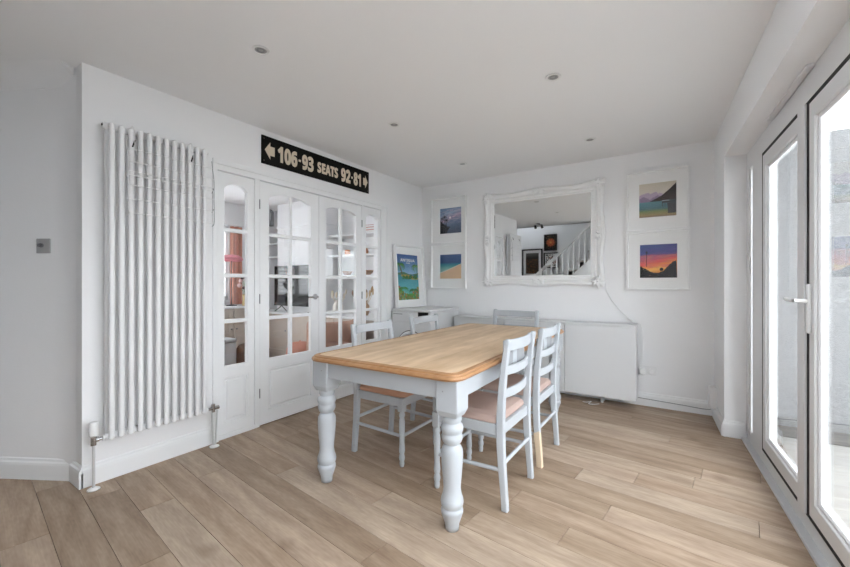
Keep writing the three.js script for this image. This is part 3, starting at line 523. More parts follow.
    for (let k = 0; k < 18; k++) { c.save(); c.rotate((k / 18) * 6.283); c.fillStyle = k % 2 ? '#a3402a' : '#c06a3a'; c.beginPath(); c.ellipse(0, h * 0.17, w * 0.05, h * 0.12, 0, 0, 7); c.fill(); c.restore(); }
    c.fillStyle = '#c88a4a'; c.beginPath(); c.arc(0, 0, w * 0.1, 0, 7); c.fill(); c.setTransform(1, 0, 0, 1, 0, 0);
  },
  autumn: (c, w, h) => {
    const g = c.createLinearGradient(0, 0, 0, h); g.addColorStop(0, '#6b6b66'); g.addColorStop(0.25, '#2c2a26'); g.addColorStop(1, '#1a1411'); c.fillStyle = g; c.fillRect(0, 0, w, h);
    for (let i = 0; i < 500; i++) { c.fillStyle = ['#6a4a22', '#9a6a2a', '#3e3320', '#7a3a1e', '#2a2a22'][i % 5]; c.beginPath(); c.ellipse(w * rnd(), h * (0.3 + 0.7 * rnd()), 3 + 7 * rnd(), 2 + 4 * rnd(), rnd() * 3, 0, 7); c.fill(); }
  },
  blocks: (c, w, h) => {
    c.fillStyle = '#e4e1dc'; c.fillRect(0, 0, w, h); for (let i = 0; i < 9; i++) for (let j = 0; j < 9; j++) if (rnd() > 0.5) { c.fillStyle = ['#1c1a1a', '#7d2a20', '#3a3a3c'][Math.floor(rnd() * 3)]; c.fillRect((w * i) / 9, (h * j) / 9, (w / 9) * (0.5 + rnd()), (h / 9) * (0.4 + 0.8 * rnd())); }
  },
};
function framedPicture(label, art, wide, high, [x, y, z], turn, o = {}) {  // hangs on z = 0 of its own axes, origin at bottom centre
  const t = thing('framed_picture', label, 'picture', [x, y, z], turn, o.group), fw = o.fw ?? 0.018, dp = o.depth ?? 0.045, W = wide / 2, m = o.frame ?? mat.frame;
  for (const [a, b, c, d] of [[-W, W, 0, fw], [-W, W, high - fw, high], [-W, -W + fw, fw, high - fw], [W - fw, W, fw, high - fw]]) obj('frame_rail', [rb(a, b, c, d, 0.001, dp, 0.002)], m, t);
  obj('mount', [bx(-W + fw * 0.6, W - fw * 0.6, fw * 0.6, high - fw * 0.6, 0.004, o.inset ?? 0.014)], o.mount ?? mat.mount, t);
  const [px, py, pw, ph] = o.print, g = new THREE.PlaneGeometry(pw, ph); g.translate(px, py, (o.inset ?? 0.014) + 0.0012);
  obj('print', [g], M({ map: canvasTex(o.res ?? 512, Math.round((o.res ?? 512) * ph / pw), paint[art]), roughness: 0.5 }), t, true);
  if (o.glazed !== false) obj('glazing', [bx(-W + fw, W - fw, fw, high - fw, 0.018, 0.02)], mat.artGlass, t);
  return t;
}
const gz = zB + 0.0005;
framedPicture('white framed picture of a mountain lake with jetty, right of the mirror', 'lake', 0.51, 0.565, [-0.172, 1.645, gz], 0, { print: [0.005, 0.285, 0.295, 0.315] });
framedPicture('white framed picture of a red sunset, below the mountain lake picture', 'sunset', 0.51, 0.555, [-0.168, 1.088, gz], 0, { print: [0.007, 0.272, 0.295, 0.31] });
framedPicture('white framed picture of palms at dusk, left of the mirror', 'palms', 0.505, 0.575, [-2.402, 1.65, gz], 0, { print: [0.03, 0.285, 0.3, 0.315] });
framedPicture('white framed picture of a beach with turquoise sea, below the palms picture', 'beach', 0.505, 0.56, [-2.402, 1.085, gz], 0, { print: [0.03, 0.278, 0.3, 0.3] });
{
  const t = framedPicture('white framed tropical Antigua travel poster standing on the washing machine', 'poster', 0.6, 0.752, [xL + 0.055, 0.862, -3.85], Math.PI / 2, { print: [-0.035, 0.367, 0.43, 0.55], fw: 0.02 });
  t.rotation.order = 'YXZ'; t.rotation.x = R(-3.6);
}

// ---------------------------------------------------------------- ornate mirror
{
  const t = thing('wall_mirror', 'large ornate white framed mirror on the back wall', 'mirror', [-1.262, 1.655, zB]);
  t.rotation.set(R(0.3), R(-0.4), 0); t.position.z += 0.006;
  const W = 1.29, Hh = 1.055, gw = 1.045, gh = 0.83;
  obj('mirror_glass', [bx(-gw / 2 - 0.02, gw / 2 + 0.02, -gh / 2 - 0.02, gh / 2 + 0.02, 0.012, 0.02)], mat.mirror, t);
  // swept frame: an outline that swells at the corners and the middles, stepped mouldings inward
  const N = 160, ring = (k, out, z) => Array.from({ length: N }, (_, i) => {
    const per = 2 * (gw + gh), s = ((i / N) * per), seq = [[gw, 'b'], [gh, 'r'], [gw, 't'], [gh, 'l']];
    let q = s, side = 0; while (q > seq[side][0]) { q -= seq[side][0]; side++; }
    const L = seq[side][0], f = q / L, base = [(W - gw) / 2, (Hh - gh) / 2][side % 2 ? 0 : 1];
    const wave = 0.022 * (Math.cos(f * Math.PI * 4) * 0.5 + 0.5) * out;             // corners and middle stand out
    const e = k * base + wave - 0.012 * out, ex = k * (W - gw) / 2 + 0.01 * out, ey = k * (Hh - gh) / 2 + 0.01 * out;
    const X = gw / 2, Y = gh / 2, lx = -X - ex + f * (2 * X + 2 * ex), ly = -Y - ey + f * (2 * Y + 2 * ey);
    return side === 0 ? [lx, -Y - e, z] : side === 1 ? [X + e, ly, z] : side === 2 ? [-lx, Y + e, z] : [-X - e, -ly, z];
  });
  const prof = [[0, 0, 0.018], [0, 0, 0.023], [0.1, 0, 0.027], [0.17, 0, 0.022], [0.22, 0, 0.022], [0.28, 0.05, 0.034], [0.37, 0.1, 0.036], [0.43, 0.1, 0.028], [0.5, 0.2, 0.028], [0.66, 0.5, 0.05], [0.82, 0.8, 0.055], [0.94, 1, 0.042], [1, 1, 0.028], [1, 1, 0]];
  obj('frame', [loft(prof.map(([k, o, z]) => ring(k, o, z)), false, false)], mat.frame, t);
  // carved leaves at corners and middles
  const leaf = (len, wid, th) => { const g = new THREE.SphereGeometry(1, 10, 8); g.scale(len / 2, wid / 2, th / 2); const p = g.attributes.position; for (let i = 0; i < p.count; i++) { const x = p.getX(i) / (len / 2), y = p.getY(i); p.setY(i, y * (1 - 0.45 * x)); p.setZ(i, p.getZ(i) + 0.008 * Math.cos(x * 2)); } g.translate(len / 2, 0, 0); g.computeVertexNormals(); return g; };
  const spray = (x, y, a0, n, spread, len) => { const out = []; for (let k = 0; k < n; k++) { const a = a0 + (n > 1 ? (k / (n - 1) - 0.5) * spread : 0), g = leaf(len * (1 - 0.25 * Math.abs(k / (n - 1) - 0.5)), len * 0.36, 0.022); g.rotateZ(a); g.translate(x, y, 0.052); out.push(g); } const b = new THREE.SphereGeometry(0.014, 12, 8); b.scale(1, 1, 0.8); b.translate(x, y, 0.058); out.push(b); return out; };
  for (const sx of [-1, 1]) for (const sy of [-1, 1]) obj('corner_carving', spray(sx * (W / 2 - 0.055), sy * (Hh / 2 - 0.05), Math.atan2(sy, sx), 7, 4.2, 0.082), mat.frame, t);
  for (const [x, y, a] of [[0, Hh / 2 - 0.045, Math.PI / 2], [0, -Hh / 2 + 0.045, -Math.PI / 2], [-W / 2 + 0.05, 0, Math.PI], [W / 2 - 0.05, 0, 0]]) obj('centre_carving', [...spray(x, y, a + Math.PI / 2, 3, 0.7, 0.075), ...spray(x, y, a - Math.PI / 2, 3, 0.7, 0.075), ...spray(x, y, a, 3, 1.2, 0.04)], mat.frame, t);
}
{
  const t = thing('mirror_cable', 'thin white cable with inline switch hanging beside the mirror', 'cable', [0, 0, 0]);
  const z = zB + 0.012;
  obj('cord', [tube([[-0.63, 1.2, z], [-0.602, 1.087, z], [-0.55, 0.985, z], [-0.47, 0.885, z + 0.01], [-0.375, 0.8, z + 0.03], [-0.312, 0.776, z + 0.03], [-0.288, 0.7, z + 0.02], [-0.285, 0.5, z + 0.015], [-0.295, 0.375, z + 0.03]], 0.0035, 60, 6)], mat.plastic, t);
  const g = new THREE.CapsuleGeometry(0.011, 0.035, 4, 10); g.rotateZ(R(52)); g.translate(-0.39, 0.808, z + 0.03); obj('inline_switch', [g], mat.plastic, t);
}

// ---------------------------------------------------------------- washing machine and sideboard
{
  const x0 = -2.79, x1 = -2.25, z0 = -4.16, z1 = -3.52, Y = 0.862;
  const t = thing('washing_machine', 'white washing machine in the corner under the poster', 'washing machine', [(x0 + x1) / 2, 0, (z0 + z1) / 2]), w = (x1 - x0) / 2, d = (z1 - z0) / 2;
  obj('body', [rb(-w, w, 0.012, Y - 0.03, -d, d - 0.01, 0.008)], mat.appliance, t);
  obj('lid', [rb(-w, w, Y - 0.028, Y, -d, d + 0.004, 0.008)], mat.appliance, t);
  const f = obj('control_panel', [rb(-w + 0.004, w - 0.004, Y - 0.15, Y - 0.032, d - 0.014, d + 0.002, 0.006)], mat.appliance, t);
  obj('display', [rb(w - 0.165, w - 0.03, Y - 0.078, Y - 0.018 - 0.012, d, d + 0.0045, 0.002)], mat.black, f);
  obj('detergent_drawer', [rb(-w + 0.02, -w + 0.17, Y - 0.135, Y - 0.045, d, d + 0.005, 0.004)], mat.appliance, f);
  obj('drawer_grip', [rb(-w + 0.03, -w + 0.16, Y - 0.062, Y - 0.054, d + 0.003, d + 0.007, 0.002)], mat.grey, f);
  obj('programme_dial', [rod([0.0, Y - 0.09, d], [0.0, Y - 0.09, d + 0.02], 0.03, 24)], mat.appliance, f);
  const ring = new THREE.TorusGeometry(0.165, 0.022, 10, 40); ring.translate(0, 0.43, d - 0.004);
  const dr = obj('door', [ring], mat.appliance, t);
  const ring2 = new THREE.TorusGeometry(0.19, 0.005, 6, 48); ring2.translate(0, 0.43, d - 0.006); obj('door_seam', [ring2], mat.dark, dr);
  obj('door_glass', [moved(new THREE.SphereGeometry(0.15, 24, 12, 0, Math.PI * 2, 0, Math.PI / 2).rotateX(Math.PI / 2).scale(1, 1, 0.25), 0, 0.43, d - 0.012)], mat.black, dr);
  for (const sx of [-1, 1]) for (const sz of [-1, 1]) obj('foot', [rod([sx * (w - 0.05), 0, sz * (d - 0.05)], [sx * (w - 0.05), 0.014, sz * (d - 0.05)], 0.018, 12)], mat.dark, t);
}
{
  const x0 = -2.2, x1 = -0.324, z0 = -4.16, z1 = -3.95, Y = 0.772;
  const t = thing('sideboard', 'low white sideboard with flat doors along the back wall', 'sideboard', [(x0 + x1) / 2, 0, z0]), w = (x1 - x0) / 2, d = z1 - z0;
  obj('carcass', [rb(-w, w, 0.075, Y - 0.02, 0, d - 0.02, 0.002)], mat.appliance, t);
  obj('top', [rb(-w, w, Y - 0.019, Y, 0, d, 0.002)], mat.appliance, t);
  for (const x of [-w + 0.2, 0, w - 0.3]) for (const z of [0.03, d - 0.11]) obj('foot', [rod([x, 0, z], [x, 0.076, z], 0.014, 12)], mat.appliance, t);
  for (let k = 0; k < 3; k++) { const a = -w + (k * 2 * w) / 3; obj('door', [rb(a + 0.002, a + (2 * w) / 3 - 0.002, 0.08, Y - 0.022, d - 0.018, d, 0.002)], mat.appliance, t); }
}
{
  const t = thing('cable_scrap', 'crumpled white cable end lying under the sideboard', 'cable', [-0.72, 0, -3.97]);
  obj('loop', [tube([[-0.06, 0.004, 0.0], [-0.02, 0.012, 0.03], [0.02, 0.02, 0.01], [0.0, 0.006, 0.045], [0.05, 0.005, 0.035], [0.09, 0.012, 0.02]], 0.0035, 40, 6)], mat.plastic, t);
}
{
  const t = thing('double_socket', 'white double wall socket beside the sideboard', 'socket', [-0.247, 0.335, zB]);
  obj('plate', [rb(-0.073, 0.073, -0.043, 0.043, 0.0005, 0.01, 0.004)], mat.plastic, t);
  for (const x of [-0.036, 0.036]) obj('rocker', [rb(x - 0.006, x + 0.006, 0.018, 0.034, 0.008, 0.013, 0.002)], mat.plastic, t);
  for (const [x, z] of [[-0.04, 0.05], [0.036, 0.034]]) { const p = tag(thing('plug', x < 0 ? 'white plug in the left side of the double socket' : 'white plug in the right side of the double socket', 'plug', [-0.247 + x, 0.325, zB + 0.0105]), x < 0 ? 'white plug in the left side of the double socket' : 'white plug in the right side of the double socket', 'plug'); obj('plug_body', [rb(-0.024, 0.024, -0.026, 0.026, 0, z - 0.012, 0.008, 3)], mat.plastic, p); obj('cord_grip', [rb(-0.007, 0.007, -0.036, -0.022, 0.004, 0.018, 0.003)], mat.plastic, p); }
}
tag(obj('skirting_cable', [tube([[-0.33, 0.07, zB + 0.022], [-0.15, 0.064, zB + 0.022], [0.02, 0.058, zB + 0.022], [0.2, 0.052, zB + 0.024], [0.232, 0.06, zB + 0.03]], 0.003, 40, 6)], mat.grey), 'thin grey cable running along the back skirting board', 'cable');
{
  const t = thing('wall_box', 'small white cable box low on the wall beside the pillar', 'cable box', r0, RT);
  obj('cover', [rb(-0.62, -0.51, 0.1, 0.27, 0.019, 0.05, 0.006)], mat.plastic, t);
  obj('back_plate', [bx(-0.626, -0.504, 0.096, 0.274, 0.0, 0.02)], mat.plastic, t); obj('cable_slot', [bx(-0.6235, -0.6215, 0.11, 0.26, 0.02, 0.045)], mat.dark, t);
}
{
  const t = thing('light_switch', 'small steel dimmer switch plate on the splayed wall', 'switch', [SP[0], 0, SP[2]], SPT);
  const x = -0.155; obj('plate', [rb(x - 0.043, x + 0.043, 1.33, 1.416, 0.0005, 0.007, 0.002)], M({ color: 0xaeaeaf, roughness: 0.4, metalness: 0.2 }), t);
  obj('knob', [rod([x - 0.006, 1.376, 0.006], [x - 0.006, 1.376, 0.022], 0.012, 18)], mat.chrome, t);
}
[[-1.868, -1.234, 'nearest the camera, above the radiator'], [-0.635, -2.37, 'right, above the near end of the table'], [-1.868, -2.39, 'middle, left of centre above the table'], [-0.645, -3.575, 'furthest right, in front of the back wall'], [-1.885, -3.565, 'furthest left, near the back corner']].forEach(([x, z, w]) => {
  const t = thing('downlight', `small recessed ceiling downlight ${w}`, 'downlight', [x, H, z], 0, 'ceiling downlights');
  obj('trim_ring', [lathe([[0.03, 0.002], [0.03, -0.002], [0.036, -0.006], [0.043, -0.004], [0.045, 0.0], [0.03, 0.002]], 32)], mat.plastic, t);
  obj('lens', [rod([0, -0.0012, 0], [0, 0.001, 0], 0.031, 28)], M({ color: 0xa8a8a8, roughness: 0.3 }), t);
  obj('bulb_rim', [lathe([[0.012, -0.001], [0.014, -0.003], [0.02, -0.003], [0.022, -0.001]], 24)], mat.steel, t);
});

// ---------------------------------------------------------------- living room beyond the glazed doors
struct('wall_living', [bx(-5.8, xL2, 0, H, -0.76, -0.9)], mat.wall, 'white near wall of the living room', 'wall');
const wx = -5.8, wz0 = -3.29, wz1 = -0.95, wy0 = 0.9, wy1 = 2.06;
struct('wall_far', [bx(wx, wx - 0.25, 0, wy0, zB, -2.2), bx(wx, wx - 0.25, 0, 0.1, -2.2, wz1), bx(wx, wx - 0.25, 0, wy0, wz1, -0.75), bx(wx, wx - 0.25, wy1, H, zB, -0.75), bx(wx, wx - 0.25, wy0, wy1, zB, wz0), bx(wx, wx - 0.25, wy0, wy1, wz1, -0.75)], mat.wall, 'white living room window wall', 'wall');
{
  const t = setting('window_3', 'living room window beyond the glazed doors, partly covered by white louvred shutters', 'window', [wx, 0, 0]);
  for (const z of [wz0, (wz0 + wz1) / 2, wz1]) obj('window_post', [rb(-0.16, -0.1, wy0, wy1, z - 0.03, z + 0.03, 0.004)], mat.upvc, t);
  obj('pane', [bx(-0.132, -0.128, 0.1, wy0, -2.2, wz1)], mat.glass, t);
  for (const z of [-2.17, wz1 - 0.03]) obj('window_post', [rb(-0.16, -0.1, 0.1, wy0, z - 0.03, z + 0.03, 0.004)], mat.upvc, t);
  for (const y of [wy0 + 0.03, wy1 - 0.03]) obj('window_rail', [rb(-0.16, -0.1, y - 0.03, y + 0.03, wz0, wz1, 0.004)], mat.upvc, t);
  obj('window_sill', [rb(-0.1, 0.04, wy0 - 0.03, wy0, wz0 - 0.03, -2.2, 0.006)], mat.gloss, t);
  for (let k = 0; k < 2; k++) { const a = wz0 + (k * (wz1 - wz0)) / 2, b = a + (wz1 - wz0) / 2; obj('pane', [bx(-0.132, -0.128, wy0 + 0.03, wy1 - 0.03, a + 0.03, b - 0.03)], mat.glass, t); }
  for (let k = 0; k < 2; k++) {
    const a = wz0 + k * 0.45, b = a + 0.45, s = obj('shutter', [rb(-0.05, -0.02, wy0, wy1 - 0.03, a, a + 0.045, 0.003), rb(-0.05, -0.02, wy0, wy1 - 0.03, b - 0.045, b, 0.003), rb(-0.05, -0.02, wy0, wy0 + 0.06, a, b, 0.003), rb(-0.05, -0.02, wy1 - 0.09, wy1 - 0.03, a, b, 0.003)], mat.gloss, t);
    for (let i = 0; i < 15; i++) { const g = rb(-0.028, 0.028, -0.004, 0.004, a + 0.045, b - 0.045, 0.003, 1); g.rotateZ(R(6)); g.translate(-0.035, wy0 + 0.09 + i * 0.0625, 0); obj('louvre', [g], mat.gloss, s); }
  }
  obj('pelmet', [rb(0.0, 0.05, wy1 - 0.01, wy1 + 0.08, wz0 - 0.25, wz1 + 0.2, 0.004)], mat.gloss, t);
}
{
  const t = thing('curtain', 'gathered terracotta curtain beside the living room window', 'curtain', [wx + 0.06, 0, -3.37]);
  const sh = new THREE.Shape(), n = 60, w = 0.085, f = (q) => 0.022 * Math.sin(q * 95) + 0.01 * Math.sin(q * 41);
  for (let i = 0; i <= n; i++) { const q = -w + (2 * w * i) / n; i ? sh.lineTo(q, f(q)) : sh.moveTo(q, f(q)); } for (let i = n; i >= 0; i--) { const q = -w + (2 * w * i) / n; sh.lineTo(q, f(q) + 0.006); } sh.closePath();
  const g = extr(sh, 1.2); g.rotateX(Math.PI / 2); g.rotateY(Math.PI / 2); g.translate(0, 2.03, 0);
  obj('drape', [g], P({ color: 0xdc9f88, roughness: 0.95, transmission: 0.35, thickness: 0, side: THREE.DoubleSide }), t);
}
struct('wall_chimney_breast', [bx(-5.35, -4.295, 0, H, zB, -3.83)], mat.wall, 'white chimney breast behind the television', 'wall');
struct('trim_3', [rb(-5.37, -4.28, 2.02, 2.045, zB, -3.815, 0.005)], mat.gloss, 'white picture rail round the chimney breast', 'picture rail');
const stone = M({ color: 0xcbbfb4, roughness: 0.7 });
const unit = (label, x0, x1) => {
  const t = thing('fitted_cupboard', label, 'cupboard', [(x0 + x1) / 2, 0, zB], 0, 'fitted living room cupboards'), w = (x1 - x0) / 2, d = 0.56;
  obj('cabinet_body', [bx(-w, w, 0.08, 0.69, 0.001, d - 0.02)], stone, t); obj('plinth', [bx(-w, w, 0, 0.08, 0.001, d - 0.06)], stone, t);
  obj('cupboard_top', [rb(-w, w, 0.69, 0.72, 0.001, d + 0.012, 0.004)], mat.gloss, t);
  const k = Math.max(1, Math.round((2 * w) / 0.5));
  for (let i = 0; i < k; i++) {
    const a = -w + (i * 2 * w) / k + 0.01, b = a + (2 * w) / k - 0.02, s = poly([[a, 0.1], [b, 0.1], [b, 0.67], [a, 0.67]]); s.holes.push(path([[a + 0.06, 0.16], [b - 0.06, 0.16], [b - 0.06, 0.61], [a + 0.06, 0.61]]));
    const dr = obj('cupboard_door', [moved(extr(s, 0.022, 0.003), 0, 0, d - 0.02), bx(a + 0.05, b - 0.05, 0.15, 0.62, d - 0.018, d - 0.012)], stone, t);
    obj('knob', [moved(new THREE.SphereGeometry(0.012, 10, 8), i % 2 ? a + 0.03 : b - 0.03, 0.45, d + 0.012)], mat.steel, dr);
  }
};
unit('beige panelled cupboard in the corner left of the television', -5.79, -5.35);
{ // in front of the chimney breast it is shallower behind
  const t = thing('media_cupboard', 'beige panelled cupboard below the television', 'cupboard', [-4.8225, 0, -3.825]), w = 0.526, d = 0.2;
  obj('cabinet_body', [bx(-w, w, 0.08, 0.69, 0, d - 0.02)], stone, t); obj('plinth', [bx(-w, w, 0, 0.08, 0, d - 0.06)], stone, t); obj('cupboard_top', [rb(-w, w, 0.69, 0.72, 0, d + 0.012, 0.004)], mat.gloss, t);
  for (let i = 0; i < 2; i++) { const a = -w + i * w + 0.01, b = a + w - 0.02, s = poly([[a, 0.1], [b, 0.1], [b, 0.67], [a, 0.67]]); s.holes.push(path([[a + 0.06, 0.16], [b - 0.06, 0.16], [b - 0.06, 0.61], [a + 0.06, 0.61]])); const dr = obj('cupboard_door', [moved(extr(s, 0.022, 0.003), 0, 0, d - 0.02), bx(a + 0.05, b - 0.05, 0.15, 0.62, d - 0.018, d - 0.012)], stone, t); obj('knob', [moved(new THREE.SphereGeometry(0.012, 10, 8), i ? a + 0.03 : b - 0.03, 0.45, d + 0.012)], mat.steel, dr); }
}
unit('beige panelled cupboard in the alcove behind the terracotta armchair', -4.293, -2.985);
{
  const t = thing('television', 'flat television on the cupboard mirroring the window shutters', 'television', [-4.735, 0.7205, -3.72]);
  obj('screen', [rb(-0.525, 0.525, 0.1, 0.7, -0.025, 0.012, 0.006)], M({ color: 0x0a0b0c, roughness: 0.08 }), t);
  obj('bezel', [rb(-0.527, 0.527, 0.094, 0.112, -0.02, 0.016, 0.004)], mat.black, t);
  for (const x of [-0.38, 0.38]) obj('stand_foot', [tube([[x - 0.09, 0.006, 0.04], [x, 0.08, 0.0], [x + 0.02, 0.11, -0.006]], 0.007, 12, 6), tube([[x + 0.09, 0.006, -0.04], [x + 0.02, 0.09, -0.006], [x, 0.11, 0]], 0.007, 12, 6)], mat.black, t);
}
const shelfSet = (x0, x1, ys, where) => ys.forEach((y, i) => tag(obj('wall_shelf', [rb(x0, x1, y - 0.025, y, zB + 0.001, zB + 0.27, 0.003)], mat.gloss), `white alcove shelf ${['at the top', 'in the middle', 'at the bottom'][i]} ${where}`, 'shelf', 'white alcove shelves'));
shelfSet(-4.293, -2.98, [1.85, 1.56, 1.27], 'behind the terracotta armchair');
shelfSet(-5.795, -5.352, [1.82, 1.6], 'left of the television');
{
  const bookCols = [0xc9675f, 0xd9a9a0, 0xb8574d];
  bookCols.forEach((c, i) => { const t = thing('book', ['red book at the bottom of the flat pile on the alcove shelf', 'pink book in the middle of the flat pile on the alcove shelf', 'dark red book at the top of the flat pile on the alcove shelf'][i], 'book', [-3.55, 1.8505 + i * 0.034, zB + 0.15], 0.05 * i, 'books lying on the top alcove shelf'); obj('cover', [rb(-0.12, 0.12, 0, 0.005, -0.09, 0.09, 0.001), rb(-0.12, 0.12, 0.028, 0.033, -0.09, 0.09, 0.001), rb(-0.12, -0.115, 0, 0.033, -0.09, 0.09, 0.001)], M({ color: c, roughness: 0.7 }), t); obj('pages', [bx(-0.114, 0.116, 0.005, 0.028, -0.086, 0.086)], mat.mount, t); });
  const jar = (name, label, cat, x, y, pts, c) => { const t = thing(name, label, cat, [x, y + 0.0005, zB + 0.14]); obj('jar_body', [lathe(pts, 20)], M({ color: c, roughness: 0.5 }), t); obj('rim', [lathe([[pts[pts.length - 2][0], pts[pts.length - 2][1]], [pts[pts.length - 2][0] + 0.004, pts[pts.length - 2][1] + 0.004], [pts[pts.length - 2][0] - 0.003, pts[pts.length - 2][1] + 0.006]], 20)], M({ color: c, roughness: 0.4 }), t); };
  jar('candle_jar', 'small orange jar on the middle alcove shelf, left', 'jar', -4.02, 1.56, [[0, 0], [0.04, 0], [0.042, 0.03], [0.038, 0.07], [0, 0.07]], 0xd98546);
  jar('candle_jar', 'small orange jar on the middle alcove shelf, right', 'jar', -3.68, 1.56, [[0, 0], [0.045, 0], [0.048, 0.05], [0.04, 0.08], [0, 0.08]], 0xdd9566);
  jar('storage_tin', 'dark grey tin on the middle alcove shelf', 'tin', -3.43, 1.56, [[0, 0], [0.05, 0], [0.05, 0.11], [0.05, 0.12], [0, 0.12]], 0x4b4a4c);
  jar('stoneware_bowl', 'small brown bowl on the lowest alcove shelf', 'bowl', -3.65, 1.27, [[0, 0], [0.05, 0], [0.09, 0.04], [0.095, 0.06], [0, 0.05]], 0xb98a66);
  jar('stoneware_bowl', 'small tan bowl at the left end of the lowest alcove shelf', 'bowl', -4.02, 1.27, [[0, 0], [0.04, 0], [0.07, 0.04], [0.075, 0.055], [0, 0.045]], 0xa9795a);
  // dried grasses in pots on the cupboard
  const grass = (label, x, z, potCol, cols, h) => {
    const t = thing('dried_grass_vase', label, 'vase', [x, 0.7205, z]); obj('vase', [lathe([[0, 0], [0.05, 0], [0.075, 0.06], [0.07, 0.13], [0.035, 0.18], [0.045, 0.2], [0.04, 0.2], [0.03, 0.18], [0, 0.17]], 22)], M({ color: potCol, roughness: 0.6 }), t);
    for (let k = 0; k < 9; k++) { const a = k * 2.4, l = 0.05 + 0.1 * rnd(), e = [Math.cos(a) * l, h * (0.75 + 0.3 * rnd()), Math.sin(a) * l]; const q = new THREE.SphereGeometry(1, 8, 6); q.scale(0.016, 0.045, 0.016); q.rotateZ(-e[0] * 2); q.translate(...e); obj('plume', [tube([[0, 0.17, 0], [e[0] * 0.4, h * 0.5, e[2] * 0.4], e], 0.0025, 8, 5), q], M({ color: cols[k % cols.length], roughness: 1 }), t); }
  };
  grass('pale vase of dried grasses on the alcove cupboard, left', -4.05, zB + 0.3, 0xe2dcd4, [0xdccfbb, 0xcbb79c, 0xe4d9c8], 0.3);
  grass('brown vase of dried leaves on the alcove cupboard, right', -3.55, zB + 0.3, 0xb08a6a, [0xc9a27a, 0x8a6a4e, 0xd9bd97], 0.34);
}
{ // armchair
  const t = thing('armchair', 'rounded terracotta armchair beyond the glazed doors', 'armchair', [-3.43, 0, -3.25], R(-120)), m = P({ color: 0xae8976, roughness: 0.9, sheen: 0.6, sheenRoughness: 0.5, bumpMap: weave, bumpScale: 0.0008 });
  const shell = new THREE.Shape(); const n = 24, ro = 0.36, ri = 0.25; for (let i = 0; i <= n; i++) { const a = R(-20 + (220 * i) / n); i ? shell.lineTo(ro * Math.cos(a), -ro * Math.sin(a)) : shell.moveTo(ro * Math.cos(a), -ro * Math.sin(a)); } for (let i = n; i >= 0; i--) { const a = R(-20 + (220 * i) / n); shell.lineTo(ri * Math.cos(a), -ri * Math.sin(a)); } shell.closePath();
  const g = new THREE.ExtrudeGeometry(shell, { depth: 0.5, bevelEnabled: true, bevelSize: 0.03, bevelThickness: 0.04, bevelSegments: 4 }); g.rotateX(-Math.PI / 2); g.translate(0, 0.16, 0);
  { const p = g.attributes.position; for (let i = 0; i < p.count; i++) if (p.getY(i) > 0.4) p.setY(i, p.getY(i) - 0.16 * Math.max(0, -p.getZ(i) * -1 + 0.1)); g.computeVertexNormals(); }
  t.scale.set(0.85, 1.04, 0.85);
  obj('shell', [g], m, t);
  obj('seat_cushion', [rrLoft(0.54, 0.54, 0.2, [[0.03, 0.22], [0, 0.26], [0, 0.36], [0.03, 0.4], [0.1, 0.42]], 8)], m, t);
  for (const [x, z] of [[-0.22, -0.2], [0.22, -0.2], [-0.22, 0.2], [0.22, 0.2]]) obj('leg', [rod([x, 0, z], [x * 0.9, 0.16, z * 0.9], 0.016, 10)], mat.dark, t);
}
{
  const t = thing('pouffe', 'small salmon pouffe in front of the beige cupboards', 'pouffe', [-4.2, 0, -3.35]); const m = M({ color: 0xc98f7c, roughness: 0.95, bumpMap: weave, bumpScale: 0.0008 });
  obj('cushion', [lathe([[0, 0], [0.13, 0], [0.17, 0.05], [0.185, 0.16], [0.17, 0.3], [0.1, 0.37], [0, 0.385]], 28)], m, t); obj('button', [moved(new THREE.SphereGeometry(0.014, 10, 8), 0, 0.386, 0)], m, t);
}
{
  const t = thing('storage_stool', 'pale grey box stool at the far side of the living room', 'stool', [-4.88, 0, -2.62]); const m = M({ color: 0xb4b6b8, roughness: 0.85 });
  obj('box', [rb(-0.16, 0.16, 0, 0.4, -0.16, 0.16, 0.012)], m, t); obj('lid', [rb(-0.165, 0.165, 0.402, 0.45, -0.165, 0.165, 0.018, 3)], m, t);
}
{
  const t = thing('leather_pouffe', 'dark brown rounded pouffe beside the grey box stool', 'pouffe', [-4.8, 0, -2.95]); const m = M({ color: 0x5f4231, roughness: 0.6 });
  obj('cushion', [lathe([[0, 0], [0.1, 0], [0.14, 0.05], [0.15, 0.14], [0.135, 0.26], [0.08, 0.34], [0, 0.36]], 28)], m, t); obj('button', [moved(new THREE.SphereGeometry(0.012, 10, 8), 0, 0.36, 0)], m, t);
}
{
  const t = thing('window_cabinet', 'low beige panelled cabinet under the shuttered window', 'cabinet', [-5.795, 0, -3.1]), d = 0.46, w = 0.5;
  obj('cabinet_body', [bx(0, d - 0.02, 0.08, 0.79, -w, w)], stone, t); obj('plinth', [bx(0, d - 0.06, 0, 0.08, -w, w)], stone, t); obj('cabinet_top', [rb(0, d + 0.012, 0.79, 0.82, -w, w, 0.004)], mat.gloss, t);
  for (let i = 0; i < 2; i++) { const a = -w + i * w + 0.01, b = a + w - 0.02, s = poly([[-a, 0.1], [-b, 0.1], [-b, 0.77], [-a, 0.77]]); s.holes.push(path([[-a - 0.06, 0.16], [-b + 0.06, 0.16], [-b + 0.06, 0.71], [-a - 0.06, 0.71]])); const g = extr(s, 0.022, 0.003); g.rotateY(Math.PI / 2); g.translate(d - 0.02, 0, 0); const dr = obj('cupboard_door', [g, bx(d - 0.018, d - 0.012, 0.15, 0.72, a + 0.05, b - 0.05)], stone, t); obj('knob', [moved(new THREE.SphereGeometry(0.012, 10, 8), d + 0.012, 0.5, i ? a + 0.03 : b - 0.03)], mat.steel, dr); }
}
